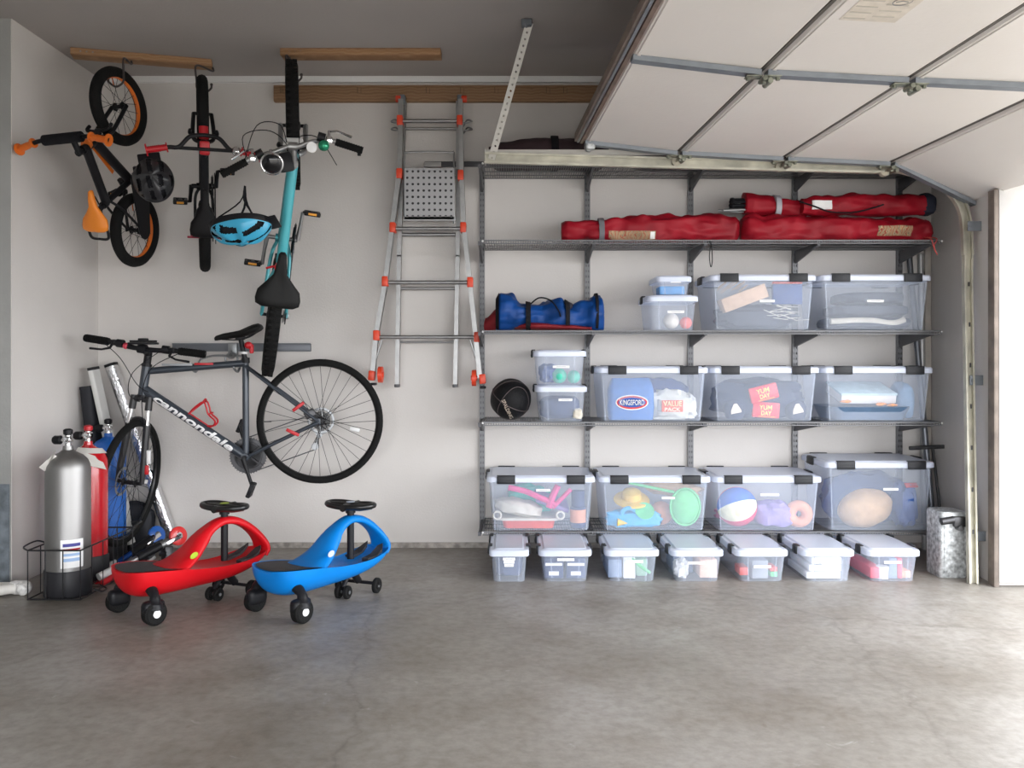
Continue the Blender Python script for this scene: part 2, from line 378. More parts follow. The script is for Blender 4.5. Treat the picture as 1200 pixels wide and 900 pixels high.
# ------------------------------------------------------------------ storage bins
def storage_bin(label, x0, x1, yf, dep, z, h, kind, group, lab=None, nlab=1):
    w = x1-x0; cx = (x0+x1)/2; cy = yf+dep/2
    t = thing('storage_bin', label, 'storage box', (cx, cy, z), group=group)
    ov = .012; bw, bd = w-2*ov, dep-2*ov; tp = .93 if kind == 'large' else .90; r = min(.03, bw*.12)
    m = M(); zt = h-.022
    rings = []
    for zz, k in ((.0, tp-.03), (.006, tp-.005), (.02, tp), (zt*.5, (1+tp)/2), (zt-.012, .995), (zt-.011, 1.03), (zt, 1.03)):
        rings.append(rrect(bw*k, bd-(bw-bw*k), r, zz))
    m.loft(rings, cap=False); m.add(rings[0], [tuple(range(len(rings[0])))])
    # moulded ribs on the front wall
    for sx in ((-.30, .30) if kind != 'large' else (-.47, .47)):
        for a, b in ((.02, .5), (.5, .93)):
            k0 = tp+(1-tp)*a; k1 = tp+(1-tp)*b
            y0 = -(bd-(bw-bw*k0))/2-.0015; y1 = -(bd-(bw-bw*k1))/2-.0015
            xa, xb = sx*bw*k0, sx*bw*k1
            m.add([(xa-.003, y0, zt*a), (xa+.003, y0, zt*a), (xb+.003, y1, zt*b), (xb-.003, y1, zt*b)], [(0, 1, 2, 3)])
    m.obj('tub', BINP, t)
    m = M(); q = .02
    rings = [rrect(w-.004, dep-.004, r+.004, h-.036), rrect(w, dep, r+.005, h-.034), rrect(w, dep, r+.005, h-.012), rrect(w-.012, dep-.012, r, h-.005),
             rrect(w-.045, dep-.045, r, h-.006), rrect(w-.06, dep-.06, r*.9, h), ]
    m.loft(rings, cap=False); m.add(rings[-1], [tuple(range(len(rings[-1])))])
    m.obj('lid', LIDP, t)
    lw, lh = (.098, .042) if kind == 'large' else (.055, .040)
    def latch(x, y, rot):
        mx = Matrix.Translation((x, y, h-.016)) @ Matrix.Rotation(rot, 4, 'Z')
        q = M(); q.box((0, -.005, -.006), (lw, .009, lh), bev=.003, mtx=mx); q.box((0, -.0095, -.014), (lw*.9, .003, lh*.3), bev=.001, mtx=mx)
        q.box((0, .004, .0165), (lw, .020, .005), bev=.002, mtx=mx)
        q.obj('latch', LATCH, t)
    if kind == 'large':
        for s in (-1, 1):
            latch(s*w*.32, -dep/2, 0); latch(s*w*.32, dep/2, PI)
        latch(-w/2, dep*.05, -PI/2); latch(w/2, dep*.05, PI/2)
    elif kind == 'long':
        for yy in (-dep*.28, dep*.22): latch(-w/2, yy, -PI/2); latch(w/2, yy, PI/2)
    elif kind == 'small':
        latch(-w/2, 0, -PI/2); latch(w/2, 0, PI/2)
    if lab:
        for i in range(nlab):
            lx, lz, ls = lab; zz = lz*h-i*.016; k0 = tp+(1-tp)*zz/zt; yy = -(bd-(bw-bw*k0))/2-.003
            ms = M(); ms.box((lx*w, yy, zz), (ls*(1-.12*i), .0012, .013)); ms.m = 1; ms.box((lx*w, yy-.0009, zz), (ls*(.6-.1*i), .0006, .004))
            ms.obj('label_sticker', [PAPER, PENC], t)
    return t
GL = 'large clear bins on the wire shelves'; GS = 'small clear bins'; GF = 'long low clear bins on the floor under the shelves'
BY = -.455; BD = .42
A0 = storage_bin('clear bin holding a coral tray and pink toys, left end of the bottom shelf', -.137, .447, BY, BD, SZ[0], .30, 'large', GL, (.02, .74, .075))
A1 = storage_bin('clear bin holding a green net and blue beach toys on the bottom shelf', .466, 1.068, BY, BD, SZ[0], .30, 'large', GL, (.12, .60, .07))
A2 = storage_bin('clear bin with a large striped beach ball inside on the bottom shelf', 1.078, 1.664, BY, BD, SZ[0], .30, 'large', GL, (.02, .66, .10))
A3 = storage_bin('tallest clear bin, with tan ball and dark blue cloth, right end of bottom shelf', 1.678, 2.27, BY, BD, SZ[0], .378, 'large', GL, (.1, .60, .08))
B1 = storage_bin('clear bin with a blue charcoal sack and white bags, next to the two stacked bins', .455, 1.055, BY, BD, SZ[1], .297, 'large', GL)
B2 = storage_bin('clear bin with two red packets inside, middle shelf', 1.062, 1.652, BY, BD, SZ[1], .297, 'large', GL)
B3 = storage_bin('clear bin with a pale flat box lying inside, right end of the middle shelf', 1.663, 2.262, BY, BD, SZ[1], .297, 'large', GL)
D1 = storage_bin('clear bin with a tilted cardboard carton inside, above the red packets bin', 1.058, 1.636, BY, BD, SZ[2], .30, 'large', GL, (.04, .52, .08))
D2 = storage_bin('clear bin of folded dark mats, right end of the shelf under the red bags', 1.650, 2.252, BY, BD, SZ[2], .30, 'large', GL, (.0, .52, .09))
E1 = storage_bin('small clear bin of dark blue cloths, lower one of the stacked pair beside the basketball', .125, .405, -.44, .36, SZ[1], .195, 'small', GS, (.08, .60, .075))
E2 = storage_bin('small clear bin with green balls, upper one of the stacked pair beside the basketball', .115, .402, -.44, .36, SZ[1]+.196, .19, 'small', GS, (.02, .52, .09))
E3 = storage_bin('small clear bin holding a white ball and a red ball', .725, 1.005, -.44, .36, SZ[2], .19, 'small', GS, (.06, .52, .09))
E4 = storage_bin('tiny clear bin with a blue packet, stacked on the bin of two balls', .775, .970, -.43, .27, SZ[2]+.191, .105, 'tiny', GS, (.05, .68, .055))
FX = [(-.113, .084), (.132, .396), (.462, .732), (.788, 1.052), (1.108, 1.372), (1.438, 1.702), (1.758, 2.028)]
FL = ['narrowest floor bin with a dark blue content and three labels, leftmost under the shelves',
      'floor bin with blue boxes and two white banded packs, second from the left',
      'floor bin with white sheets and a green strap, directly right of the blue boxes bin',
      'floor bin with a white crumpled bag and a peach folder, middle of the floor row',
      'floor bin with a grey block between small red and green packs',
      'floor bin filled with stacked white cartons',
      'floor bin with red packs and a white tub, right end of the floor row']
FB = [storage_bin(FL[i], a, b, -.805, .50, 0, .165, 'long', GF, ((.0, .70, .06) if i == 0 else (-.02+.03*(i % 3), [.7, .68, .62, .58, .46, .55, .6][i], .085)), 3 if i == 0 else 1) for i, (a, b) in enumerate(FX)]

# contents: every item stands inside its bin
def item(name, label, cat, m, mt, loc=(0, 0, 0), rot=(0, 0, 0), group=None):
    o = m.obj(name, mt); o.location = loc; o.rotation_euler = rot; o['label'] = label; o['category'] = cat
    if group: o['group'] = group
    return o
def soft(sx, sy, sz, seed=0, wr=.25, e=.7): # soft lump standing on its own base
    return M().ball((0, 0, sz), (sx, sy, sz), 26, 16, e, wr, 9, seed, 0.004)
def c(name, col, r=.7): return mat(name, col, r, noise_amt=.12, noise_scale=25)
BLU = c('blue_cloth', (.02, .07, .26)); DBL = c('navy_cloth', (.014, .035, .12)); PNK = c('pink_cloth', (.72, .05, .25)); COR = c('coral_plastic', (.72, .06, .03), .4)
CRM = c('cream_item', (.62, .58, .50)); GRN = c('green_net', (.12, .52, .20)); YEL = c('yellow_item', (.75, .48, .06)); TAN = c('tan_item', (.60, .38, .20))
ORP = c('peach_item', (.70, .30, .18)); GRY = c('grey_item', (.30, .32, .36)); CY = c('cyan_item', (.05, .42, .75)); CBD = c('cardboard', (.66, .46, .33)); PUR = c('purple_item', (.30, .22, .50)); TEAL = c('teal_item', (.05, .50, .42))
z = SZ[0]+.008
m = M().loft([rrect(.27, .20, .03, 0), rrect(.29, .22, .03, .045)]); m.m = 1; m.loft([rrect(.33, .25, .03, .045), rrect(.33, .25, .03, .058)]); m.torus(.02, .006, axm((-.17, -.128, .075), (0, 1, 0))); m.torus(.02, .006, axm((.17, -.128, .075), (0, 1, 0)))
item('toy_tray', 'coral red tray with cream rim in the leftmost bottom shelf bin', 'tray', m, [COR, CRM], (.09, -.29, z))
item('pillow', 'soft white bundle lying on the coral tray', 'cloth', M().ball((0, 0, .04), (.13, .10, .045), 26, 14, .8, .2, 9, 3, .0), CRM, (.03, -.30, z+.06), (0, .18, 0))
m = M().tube(smooth_path([(-.14, 0, .05), (-.05, 0, .03), (.02, 0, .0), (.09, 0, -.03), (.12, 0, -.05)]), .016, 8).tube(smooth_path([(.13, 0, .06), (.10, 0, 0), (.08, 0, -.06)]), .018, 8).tube([(.2, .0, .04), (.10, 0, -.06)], .012)
item('pink_toy', 'bright pink branching toy on top in the leftmost bottom shelf bin', 'toy', m, PNK, (.12, -.38, z+.17))
item('blue_book', 'purple and blue book tilted over the coral tray', 'book', M().box((0, 0, 0), (.19, .16, .025), bev=.004), PUR, (.22, -.27, z+.13), (.2, .35, .1))
m = M().lathe([(.001, 0), (.040, .002), (.042, .01), (.042, .11), (.036, .115), (.036, .20), (.001, .20)]); m.m = 1; m.lathe([(.0428, .03), (.0430, .03), (.0430, .10), (.0428, .10)])
item('jar', 'blue and pink lidded jar at the right of the leftmost bottom shelf bin', 'jar', m, [DBL, ORP], (.36, -.36, z))
item('folded_cloth', 'teal cloth at the back of the leftmost bottom shelf bin', 'cloth', soft(.12, .07, .10, 5), TEAL, (.1, -.14, z))
# bin 2
m = M().tube([(-.26, 0, .10), (.08, 0, .03)], .008)
hp = [(.08+.09*math.cos(a)*.9+.06, 0, -.05+.10*math.sin(a)) for a in [2*PI*i/20 for i in range(20)]]
m.tube(hp, .006, 6, closed=True); m.m = 1
m.ball((.14, .01, -.05), (.078, .035, .095), 20, 12)
item('butterfly_net', 'pale green hoop net with long green handle in the bottom shelf', 'net', m, [GRN, GRN], (.80, -.385, z+.165))
item('beach_shovel', 'blue beach toy lump with green handle in the net bin', 'toy', M().ball((0, 0, .045), (.15, .05, .05), 24, 12, .8, .35, 9, 6, .0).torus(.04, .012, axm((-.03, -.03, .07), (0, 1, .3))), CY, (.665, -.34, z))
item('yellow_cone', 'small yellow cone in front of the blue beach toy', 'toy', M().lathe([(.022, 0), (.001, .055)], axm((0, 0, 0), (1, 0, -.1))), YEL, (.57, -.405, z+.035))
item('orange_ball', 'orange salmon ball in the net bin', 'ball', M().ball((0, 0, .06), .065, 24, 14), ORP, (.83, -.26, z))
item('sun_hat', 'yellow and pink straw hat near the top of the net bin', 'hat', M().lathe([(.10, 0), (.095, .008), (.055, .015), (.05, .05), (.03, .062), (.001, .065)]), YEL, (.66, -.30, z+.14), (.35, 0, 0))
item('pastel_towel', 'peach towel filling the upper right of the net bin', 'towel', M().ball((0, 0, .035), (.16, .10, .04), 24, 12, .8, .25, 9, 8), TAN, (.90, -.22, z+.16), (0, .1, 0))
item('green_cup', 'small green bowl lying in the net bin', 'bowl', M().lathe([(.02, 0), (.05, .035), (.052, .04), (.001, .03)]), c('green_cup', (.1, .55, .25)), (.72, -.36, z+.07), (.9, 0, 0))
# bin 3
m = M()
R3 = .108
for k, cc in enumerate((0, 1, 2, 0, 1, 2)):
    m.m = cc; vs = []; fs = []; nA, nB = 6, 16
    for i in range(nB+1):
        t = PI*i/nB
        for j in range(nA+1):
            a = 2*PI*(k+j/nA)/6; vs.append((R3*math.sin(t)*math.cos(a), R3*math.sin(t)*math.sin(a), R3*math.cos(t)))
    for i in range(nB):
        for j in range(nA): fs.append((i*(nA+1)+j, (i+1)*(nA+1)+j, (i+1)*(nA+1)+j+1, i*(nA+1)+j+1))
    m.add(vs, fs)
item('beach_ball', 'large beach ball striped blue, cream and crimson', 'ball', m, [c('ball_blue', (.02, .15, .62)), c('ball_cream', (.85, .80, .55)), c('ball_red', (.75, .02, .12))], (1.235, -.33, z+R3), (.35, 1.25, .2))
item('inflatable_ring', 'red and orange rolled swim ring in the beach ball bin', 'toy', M().torus(.045, .03, axm((0, 0, .075), (.2, 1, 0)), 24, 10), ORP, (1.56, -.37, z))
item('swim_cloth', 'pale purple cloth behind the swim ring', 'cloth', soft(.10, .08, .07, 9), PUR, (1.43, -.33, z))
item('rose_cloth', 'rose coloured cloth on the left floor of the beach ball bin', 'cloth', soft(.22, .06, .05, 10), c('rose', (.7, .2, .35)), (1.38, -.19, z))
# bin 4
item('toy_football', 'large tan ball lying in the tallest bin', 'ball', M().ball((0, 0, .10), (.15, .10, .105), 28, 16, 1, .05, 9, 2, .0), TAN, (1.97, -.31, z), (0, -.25, 0))
item('navy_jacket', 'dark blue padded cloth heaped behind the tan ball', 'cloth', soft(.225, .08, .14, 11, .25), DBL, (1.97, -.22, z))
item('blue_jacket', 'blue padded cloth at the right side of the tallest bin', 'cloth', soft(.055, .10, .12, 12, .25), BLU, (2.145, -.33, z))
item('red_tag', 'small red tag lying on the blue cloth in the tallest bin', 'tag', M().box((0, 0, 0), (.07, .03, .008), bev=.003), RED, (2.16, -.40, z+.235), (.8, 0, .1))
# middle shelf
z = SZ[1]+.008
m = M(); m.loft([rrect(.235, .09, .02, 0), rrect(.25, .11, .03, .06), rrect(.245, .105, .03, .16), rrect(.22, .08, .02, .205), rrect(.20, .03, .01, .225)])
t = item('charcoal_sack', 'blue paper charcoal sack with a white and red oval badge', 'bag', m, c('sack_blue', (.02, .16, .48), .5), (.645, -.37, z))
def oval(m, a, b, y, zc, dy=.001): m.add([(a*math.cos(2*PI*i/28), y, zc+b*math.sin(2*PI*i/28)) for i in range(28)]+[(a*math.cos(2*PI*i/28), y-dy, zc+b*math.sin(2*PI*i/28)) for i in range(28)], [tuple(range(28)), tuple(range(28, 56))]+[(i, (i+1) % 28, 28+(i+1) % 28, 28+i) for i in range(28)])
m = M(); oval(m, .088, .041, -.059, .095); m.m = 1; oval(m, .082, .036, -.0602, .095); m.m = 2; oval(m, .074, .026, -.0614, .095)
m.obj('badge', [WPL, RED, c('badge_blue', (.02, .08, .35))], t)
FR = Matrix(((1, 0, 0, 0), (0, 0, -1, 0), (0, 1, 0, 0), (0, 0, 0, 1)))  # text upright facing the camera
text('KINGSFORD', 'lettering', WPL, t, Matrix.Translation((0, -.0645, .095)) @ FR, .132, .030, bold=.015)
m = M().ball((0, 0, .075), (.115, .055, .085), 30, 18, .75, .3, 12, 4, 0.)
t = item('grocery_bag', 'crumpled white plastic bag with a red panel and cream letters', 'bag', m, c('white_bag', (.62, .62, .58), .4), (.865, -.345, z))
m = M(); m.box((.0, -.070, .075), (.115, .004, .062), bev=.001); m.obj('printed_panel', c('panel_red', (.78, .14, .08)), t)
text('VALUE', 'lettering', c('letter_cream', (.95, .80, .45)), t, Matrix.Translation((0, -.074, .088)) @ FR, .10, .028, bold=.02)
text('PACK', 'lettering', c('letter_cream2', (.95, .85, .65)), t, Matrix.Translation((0, -.074, .057)) @ FR, .085, .02, bold=.02)
item('plastic_cups', 'white knotted bag right of the crumpled grocery bag', 'bag', soft(.045, .05, .065, 14, .4), WPL, (.965, -.33, z))
item('ice_pack', 'blue pack standing behind the white grocery bag', 'bag', soft(.20, .06, .11, 15, .2), BLU, (.80, -.16, z))
t = item('black_pouch', 'dark blue heap of packets filling the back of the red packets bin', 'bag', soft(.25, .12, .11, 16, .22), c('dark_packet', (.006, .02, .07)), (1.355, -.275, z))
for i, (x, zz, a, w) in enumerate(((.0, .155, -.24, .115), (.015, .062, .06, .11))):
    m = M().box((0, 0, 0), (w*1.35, .02, .085), bev=.008)
    t = item('snack_packet', ['upper bright red packet tilted in the bin', 'lower bright red packet standing under the tilted one'][i], 'packet', m, c('packet_red', (.70, .01, .035), .35), (1.36+x, -.405+.012*i, z+zz-.01), (0, a, 0))
    text('YUM', 'lettering', c('packet_yellow', (.95, .85, .25)), t, Matrix.Translation((-.005, -.0125, .014)) @ FR, .07, .026, bold=.02)
    text('DAY', 'lettering', c('packet_yellow', (.95, .85, .25)), t, Matrix.Translation((0, -.0125, -.016)) @ FR, .055, .024, bold=.02)
    M().box((.005, -.0115, -.035), (.09, .002, .003)).obj('underline', YEL, t)
for x in (1.21, 1.545):
    m = M().ball((0, 0, .05), (.055, .03, .055), 20, 12, .8, .1, 8, 3, 0.)
    t = item('printed_pouch', 'dark blue pouch printed with a pale cone mark, ' + ('left' if x < 1.4 else 'right') + ' of the red packets', 'packet', m, c('dark_packet', (.02, .06, .17)), (x, -.375, z))
    M().prism([(-.026, .03), (.03, .042), (.028, .055), (.005, .088), (-.012, .085), (-.026, .05)], -.032, -.0335, Matrix(((1, 0, 0, 0), (0, 0, 1, 0), (0, 1, 0, 0), (0, 0, 0, 1)))).obj('printed_mark', c('mark_cream', (.85, .72, .6)), t)
m = M().box((0, 0, .03), (.30, .24, .05), bev=.008); m.m = 1; m.box((0, 0, .058), (.305, .245, .012), bev=.004)
item('flat_carton', 'pale flat carton leaning in the right middle shelf bin', 'box', m, [WPL, c('pale_blue', (.55, .72, .78))], (1.93, -.28, z+.11), (.25, 0, 0))
item('dark_tray', 'dark blue tray of orange snippets under the pale carton', 'tray', M().loft([rrect(.38, .30, .05, 0), rrect(.44, .35, .06, .07)]), c('slate_tray', (.07, .13, .22), .4), (1.94, -.26, z))
for i, (x, zz) in enumerate(((1.80, .1), (1.99, .085), (2.05, .08))):
    item('orange_wrapper', 'small orange wrapper on the dark tray, ' + ('left', 'middle', 'right')[i] + ' of three', 'wrapper', M().ball((0, 0, 0), (.03, .015, .008), 12, 8, 1, .5, 14, i), c('wrapper', (.9, .35, .12)), (x, -.415, z+zz))
item('blue_bottle', 'pale blue folded sheet at the right of the pale carton', 'cloth', soft(.05, .09, .10, 17, .1), c('soft_blue', (.2, .35, .55)), (2.16, -.28, z+.0))
# upper shelf
z = SZ[2]+.008
item('long_carton', 'pinkish cardboard carton lying tilted across other things', 'box', M().box((0, 0, 0), (.25, .10, .075), bev=.002), CBD, (1.255, -.375, z+.165), (0, -.36, .0))
item('paper_stack', 'jumble of dark grey cloth filling the tilted carton bin', 'cloth', soft(.215, .12, .07, 18, .25), c('slate', (.05, .06, .09)), (1.345, -.28, z))
item('blue_red_book', 'blue book with a red top edge standing at the upper right', 'book', M().box((0, 0, 0), (.16, .03, .11), bev=.003), BLU, (1.50, -.36, z+.19))
item('red_strip', 'thin red strip lying on top of the blue book', 'strip', M().box((0, 0, 0), (.16, .03, .012), bev=.003), COR, (1.50, -.36, z+.252))
m = M()
for i in range(14):
    a = V((random.uniform(-.09, .09), 0, random.uniform(-.03, .04))); m.tube([a-V((.04, 0, .01*random.uniform(-2, 2))), a+V((.04, .0, .02*random.uniform(-1, 1)))], .0018, 5)
item('wire_tangle', 'tangle of pale cables at the lower right of the tilted carton bin', 'cables', m, CRM, (1.48, -.415, z+.085))
m = M()
for i in range(16):
    a = V((random.uniform(-.07, .07), 0, random.uniform(-.02, .03))); m.tube([a-V((.02, 0, .02)), a+V((.03, .0, .02))], .002, 5)
item('straw_bundle', 'bundle of brown straw behind the tilted cardboard carton', 'straw', m, c('straw', (.45, .32, .2)), (1.20, -.385, z+.225))
for i in range(3):
    item('folded_mat', ['lowest', 'middle', 'uppermost'][i]+' folded dark grey mat of the stack in the bin', 'mat', M().ball((0, 0, .033), (.235-.03*i, .15, .034), 30, 12, .5, .06, 9, 20+i, .0), c('mat_grey', (.035, .045, .07)), (1.95+.01*i, -.27, z+.068*i))
item('pale_roll', 'pale grey roll lying in front of the folded mats', 'roll', M().tube(smooth_path([(-.2, 0, .03), (0, 0, .035), (.14, 0, .022), (.2, 0, .04)]), .016, 8), CRM, (1.92, -.408, z+.01))
# small bins
for i, (x, r, q) in enumerate(((.255, .042, 'larger green ball in the middle of the upper stacked bin'), (.335, .036, 'smaller pale green ball right in the upper stacked bin'))):
    item('play_ball', q, 'ball', M().ball((0, 0, r), r, 20, 12), c('ball_green', (.05, .50, .36), .4), (x, -.38, SZ[1]+.204))
item('blue_sleeve', 'blue sleeve rolled at the left in the upper stacked bin', 'cloth', soft(.045, .09, .055, 21), BLU, (.195, -.32, SZ[1]+.204))
item('navy_shorts', 'dark blue folded cloth filling the lower stacked bin', 'cloth', soft(.11, .14, .062, 22, .12, .5), DBL, (.265, -.265, SZ[1]+.008))
item('white_cloth', 'white crumple at the lower right of the lower stacked bin', 'cloth', soft(.025, .012, .03, 23, .4), CRM, (.365-.01, -.413, SZ[1]+.010))
item('white_ball', 'off-white scuffed ball in the bin under the tiny bin', 'ball', M().ball((0, 0, .043), .043, 24, 14), c('ball_white', (.75, .70, .64)), (.865, -.375, SZ[2]+.008))
item('red_ball', 'small coral red ball beside the off-white ball', 'ball', M().ball((0, 0, .033), .033, 20, 12), c('ball_coral', (.85, .12, .09)), (.945, -.375, SZ[2]+.008))
item('blue_packet', 'bright blue packet inside the tiny bin', 'packet', M().box((0, 0, .022), (.135, .12, .044), bev=.004), c('packet_blue', (.01, .30, .70)), (.872, -.31, SZ[2]+.197))
# floor bins
def fb(i): a, b = FX[i]; return (a+b)/2
item('denim_bundle', 'dark blue folded denim in the narrowest floor bin', 'cloth', soft(.07, .19, .055, 31, .08, .5), DBL, (fb(0), -.565, .006))
for i, s in enumerate((-.055, .055)):
    m = M().box((0, 0, .055), (.095, .30, .10), bev=.004); m.m = 1; m.box((0, -.1505, .075), (.085, .002, .014)); m.box((0, -.1505, .03), (.05, .002, .02))
    item('card_game', ('left', 'right')[i]+' blue box with a white band in the second floor bin', 'box', m, [DBL, PAPER], (fb(1)+s, -.61, .006))
item('white_sheets', 'upright white sheets in the green strap bin', 'paper', M().box((0, 0, .055), (.06, .20, .105), bev=.002), PAPER, (fb(2)-.01, -.65, .006))
item('grey_box', 'blue grey block at the left of the green strap bin', 'box', M().box((0, 0, .05), (.07, .25, .09), bev=.004), c('bluegrey', (.25, .32, .45)), (fb(2)-.08, -.62, .006))
item('green_strap', 'pale green strap slanting past the white sheets', 'strap', M().tube(smooth_path([(-.04, 0, .10), (0, 0, .06), (.05, 0, .025)]), .008, 6), GRN, (fb(2)+.045, -.745, .01))
item('pale_green_block', 'pale green block behind the green strap', 'box', M().box((0, 0, .045), (.06, .2, .09), bev=.01), c('pale_green', (.30, .50, .36)), (fb(2)+.06, -.60, .006))
item('crumpled_bag', 'crumpled white bag at the left in its floor bin', 'bag', soft(.035, .05, .048, 33, .5), WPL, (fb(3)-.07, -.72, .006))
item('peach_folder', 'peach folder at the right of the crumpled white bag', 'folder', M().box((0, 0, .05), (.085, .25, .09), bev=.002), c('peach', (.80, .52, .40)), (fb(3)+.065, -.62, .006))
item('slate_folder', 'slate folder standing behind the crumpled white bag', 'folder', M().box((0, 0, .055), (.10, .2, .105), bev=.002), c('slateblue', (.22, .28, .4)), (fb(3)-.04, -.53, .006))
item('grey_block', 'grey block in the middle of its floor bin', 'box', M().box((0, 0, .05), (.08, .30, .09), bev=.003), GRY, (fb(4)+.0, -.61, .006))
item('red_pack', 'small red pack, left of the grey block', 'packet', M().box((0, 0, .035), (.045, .1, .04), bev=.004), COR, (fb(4)-.075, -.69, .006))
item('green_pack', 'small green pack, right of the grey block', 'packet', M().box((0, 0, .02), (.035, .1, .025), bev=.004), GRN, (fb(4)+.075, -.69, .006))
item('pink_pack', 'small red pack lying on the green pack', 'packet', M().box((0, 0, .015), (.035, .1, .022), bev=.004), COR, (fb(4)+.075, -.69, .036))
for i in range(3):
    item('white_carton', ['lowest', 'middle', 'uppermost'][i]+' white carton in the stack of the carton bin', 'box', M().box((0, 0, .018), (.17-.01*i, .3, .032), bev=.003), PAPER, (fb(5)-.01+.008*i, -.60, .006+.036*i))
item('white_tub', 'white tub standing between red packs', 'tub', M().lathe([(.001, 0), (.028, 0), (.03, .06), (.001, .062)]), WPL, (fb(6)-.03, -.73, .006))
item('red_carton', 'red packs at the left of the white tub', 'packet', M().box((0, 0, .03), (.06, .30, .055), bev=.004), c('crimson_pack', (.75, .05, .10)), (fb(6)-.068, -.60, .006))
item('navy_carton', 'slate book standing right of the white tub', 'book', M().box((0, 0, .05), (.04, .2, .10), bev=.002), c('slateblue', (.22, .28, .4)), (fb(6)+.02, -.64, .006))
item('crimson_book', 'crimson book standing against the slate book', 'book', M().box((0, 0, .05), (.022, .2, .10), bev=.002), c('crimson_pack', (.75, .05, .10)), (fb(6)+.055, -.64, .006))
item('coral_strip', 'coral box lying right of the crimson book', 'box', M().box((0, 0, .02), (.045, .2, .035), bev=.002), ORP, (fb(6)+.085, -.64, .006))
# ------------------------------------------------------------------ garage door overhead
W = V((.054, -1, 0)).normalized()
def dpt(x, z, w): return V((x, -.62, z)) + W*w
DW = 4.85
gd = thing('garage_door', 'raised beige sectional garage door hanging overhead along its tracks', 'garage door', (1.3, -.62, 2.2))
gorg = (1.3, -.62, 2.2)
SEC = [(.362, 2.228), (.859, 2.172), (1.400, 2.143), (1.947, 2.118), (2.385, 1.915)]
for i in range(4):
    (xa, za), (xb, zb) = SEC[i], SEC[i+1]
    d = V((xb-xa, 0, zb-za)); L = d.length; d.normalize(); up = d.cross(V((0, -1, 0)));  up = V((-d.z, 0, d.x))
    m = M(gorg); g_ = .006
    a = V((xa, 0, za))+d*g_; b = V((xb, 0, zb))-d*g_
    def ring(w):
        e = .012
        o = dpt(0, 0, w)
        return [o+q for q in (a+up*.0+d*e, b+up*.0-d*e, b+up*e, b+up*.045, a+up*.045, a+up*e)]
    m.loft([ring(0), ring(DW)])
    # stepped tongue along the seam
    t0 = a+d*.004; m.m = 0
    m.loft([[dpt(0, 0, w)+q for q in (t0+d*.018-up*.004, t0+d*.030-up*.004, t0+d*.032+up*.002, t0+d*.016+up*.002)] for w in (.01, DW-.01)])
    m.obj('door_section', DOORM, gd)
    if i:
        m = M(gorg); q = V((xa, 0, za)); m.loft([[dpt(0, 0, w)+q+s for s in (-d*.006+up*.006, d*.006+up*.006, d*.006+up*.04, -d*.006+up*.04)] for w in (.0, DW)])
        m.obj('seam', mat('seam_shadow_gap', (.10, .09, .08), .8), gd)
# leading bottom rail and weather seal
m = M(gorg); a = V(SEC[0]+(0,)); a = V((SEC[0][0], 0, SEC[0][1]))
m.loft([[dpt(0, 0, w)+a+q for q in (V((-.012, 0, -.01)), V((.004, 0, -.012)), V((.004, 0, .05)), V((-.012, 0, .055)))] for w in (0, DW)])
m.obj('bottom_rail', mat('rusted_rail', (.21, .15, .12), .55, .4, noise_amt=.35, noise_scale=9), gd)
m = M(gorg)
m.loft([[dpt(0, 0, w)+a+q for q in (V((-.040, 0, .0)), V((-.012, 0, .0)), V((-.012, 0, .048)), V((-.026, 0, .056)), V((-.038, 0, .044)))] for w in (.0, DW)])
m.obj('weather_seal', mat('seal_rubber', (.20, .155, .13), .6, noise_amt=.3, noise_scale=12), gd)
m = M(gorg)
m.loft([[dpt(0, 0, w)+a+q for q in (V((-.028, 0, -.006)), V((-.016, 0, -.006)), V((-.016, 0, .0)), V((-.028, 0, .0)))] for w in (.0, DW)])
m.obj('seal_channel', STL, gd)
sec_at = lambda x: next(za+(zb-za)*(x-xa)/(xb-xa) for (xa, za), (xb, zb) in zip(SEC, SEC[1:]) if x <= xb+1e-6)
for w in (.012, 1.27, 2.6, 4.0):
    for i in range(4):
        (xa, za), (xb, zb) = SEC[i], SEC[i+1]
        m = M(gorg); q0 = V((xa+.012, 0, za)); q1 = V((xb-.012, 0, zb))
        vs = []
        for q in (q0, q1):
            o = dpt(0, 0, w)+q
            vs.append([o+W*(-.026)+V((0, 0, -.001)), o+W*(-.022)+V((0, 0, -.020)), o+W*(.022)+V((0, 0, -.020)), o+W*(.026)+V((0, 0, -.001))])
        m.loft(vs); m.obj('strut', GALV, gd)
    for i in (1, 2, 3):
        x, z = SEC[i]; o = dpt(x, z-.022, w); m = M(gorg)
        m.box(o+V((-.035, 0, .0)), (.06, .045, .005), bev=.002); m.box(o+V((.035, 0, .0)), (.06, .045, .005), bev=.002)
        m.cyl(o+W*-.03+V((0, 0, -.010)), o+W*.03+V((0, 0, -.010)), .009)
        m.box(o+V((.014, 0, -.014)), (.036, .024, .026), bev=.005); m.cyl(o+W*-.032+V((.018, 0, -.022)), o+W*.032+V((.018, 0, -.022)), .010)
        for s in (-.055, .055): m.cyl(o+V((s, 0, -.012)), o+V((s, 0, .0)), .009, n=6)
        m.obj('hinge', mat('tarnished_hinge', (.26, .27, .22), .5, .7, noise_amt=.3, noise_scale=30), gd)
        if w < .1:
            m = M(gorg); m.cyl(o+V((0, 0, -.012)), o-W*.075+V((0, 0, -.012)), .006); m.cyl(o-W*.055+V((0, 0, -.012)), o-W*.085+V((0, 0, -.012)), .024, n=20); m.obj('roller', mat('roller_nylon', (.5, .47, .38), .5), gd)
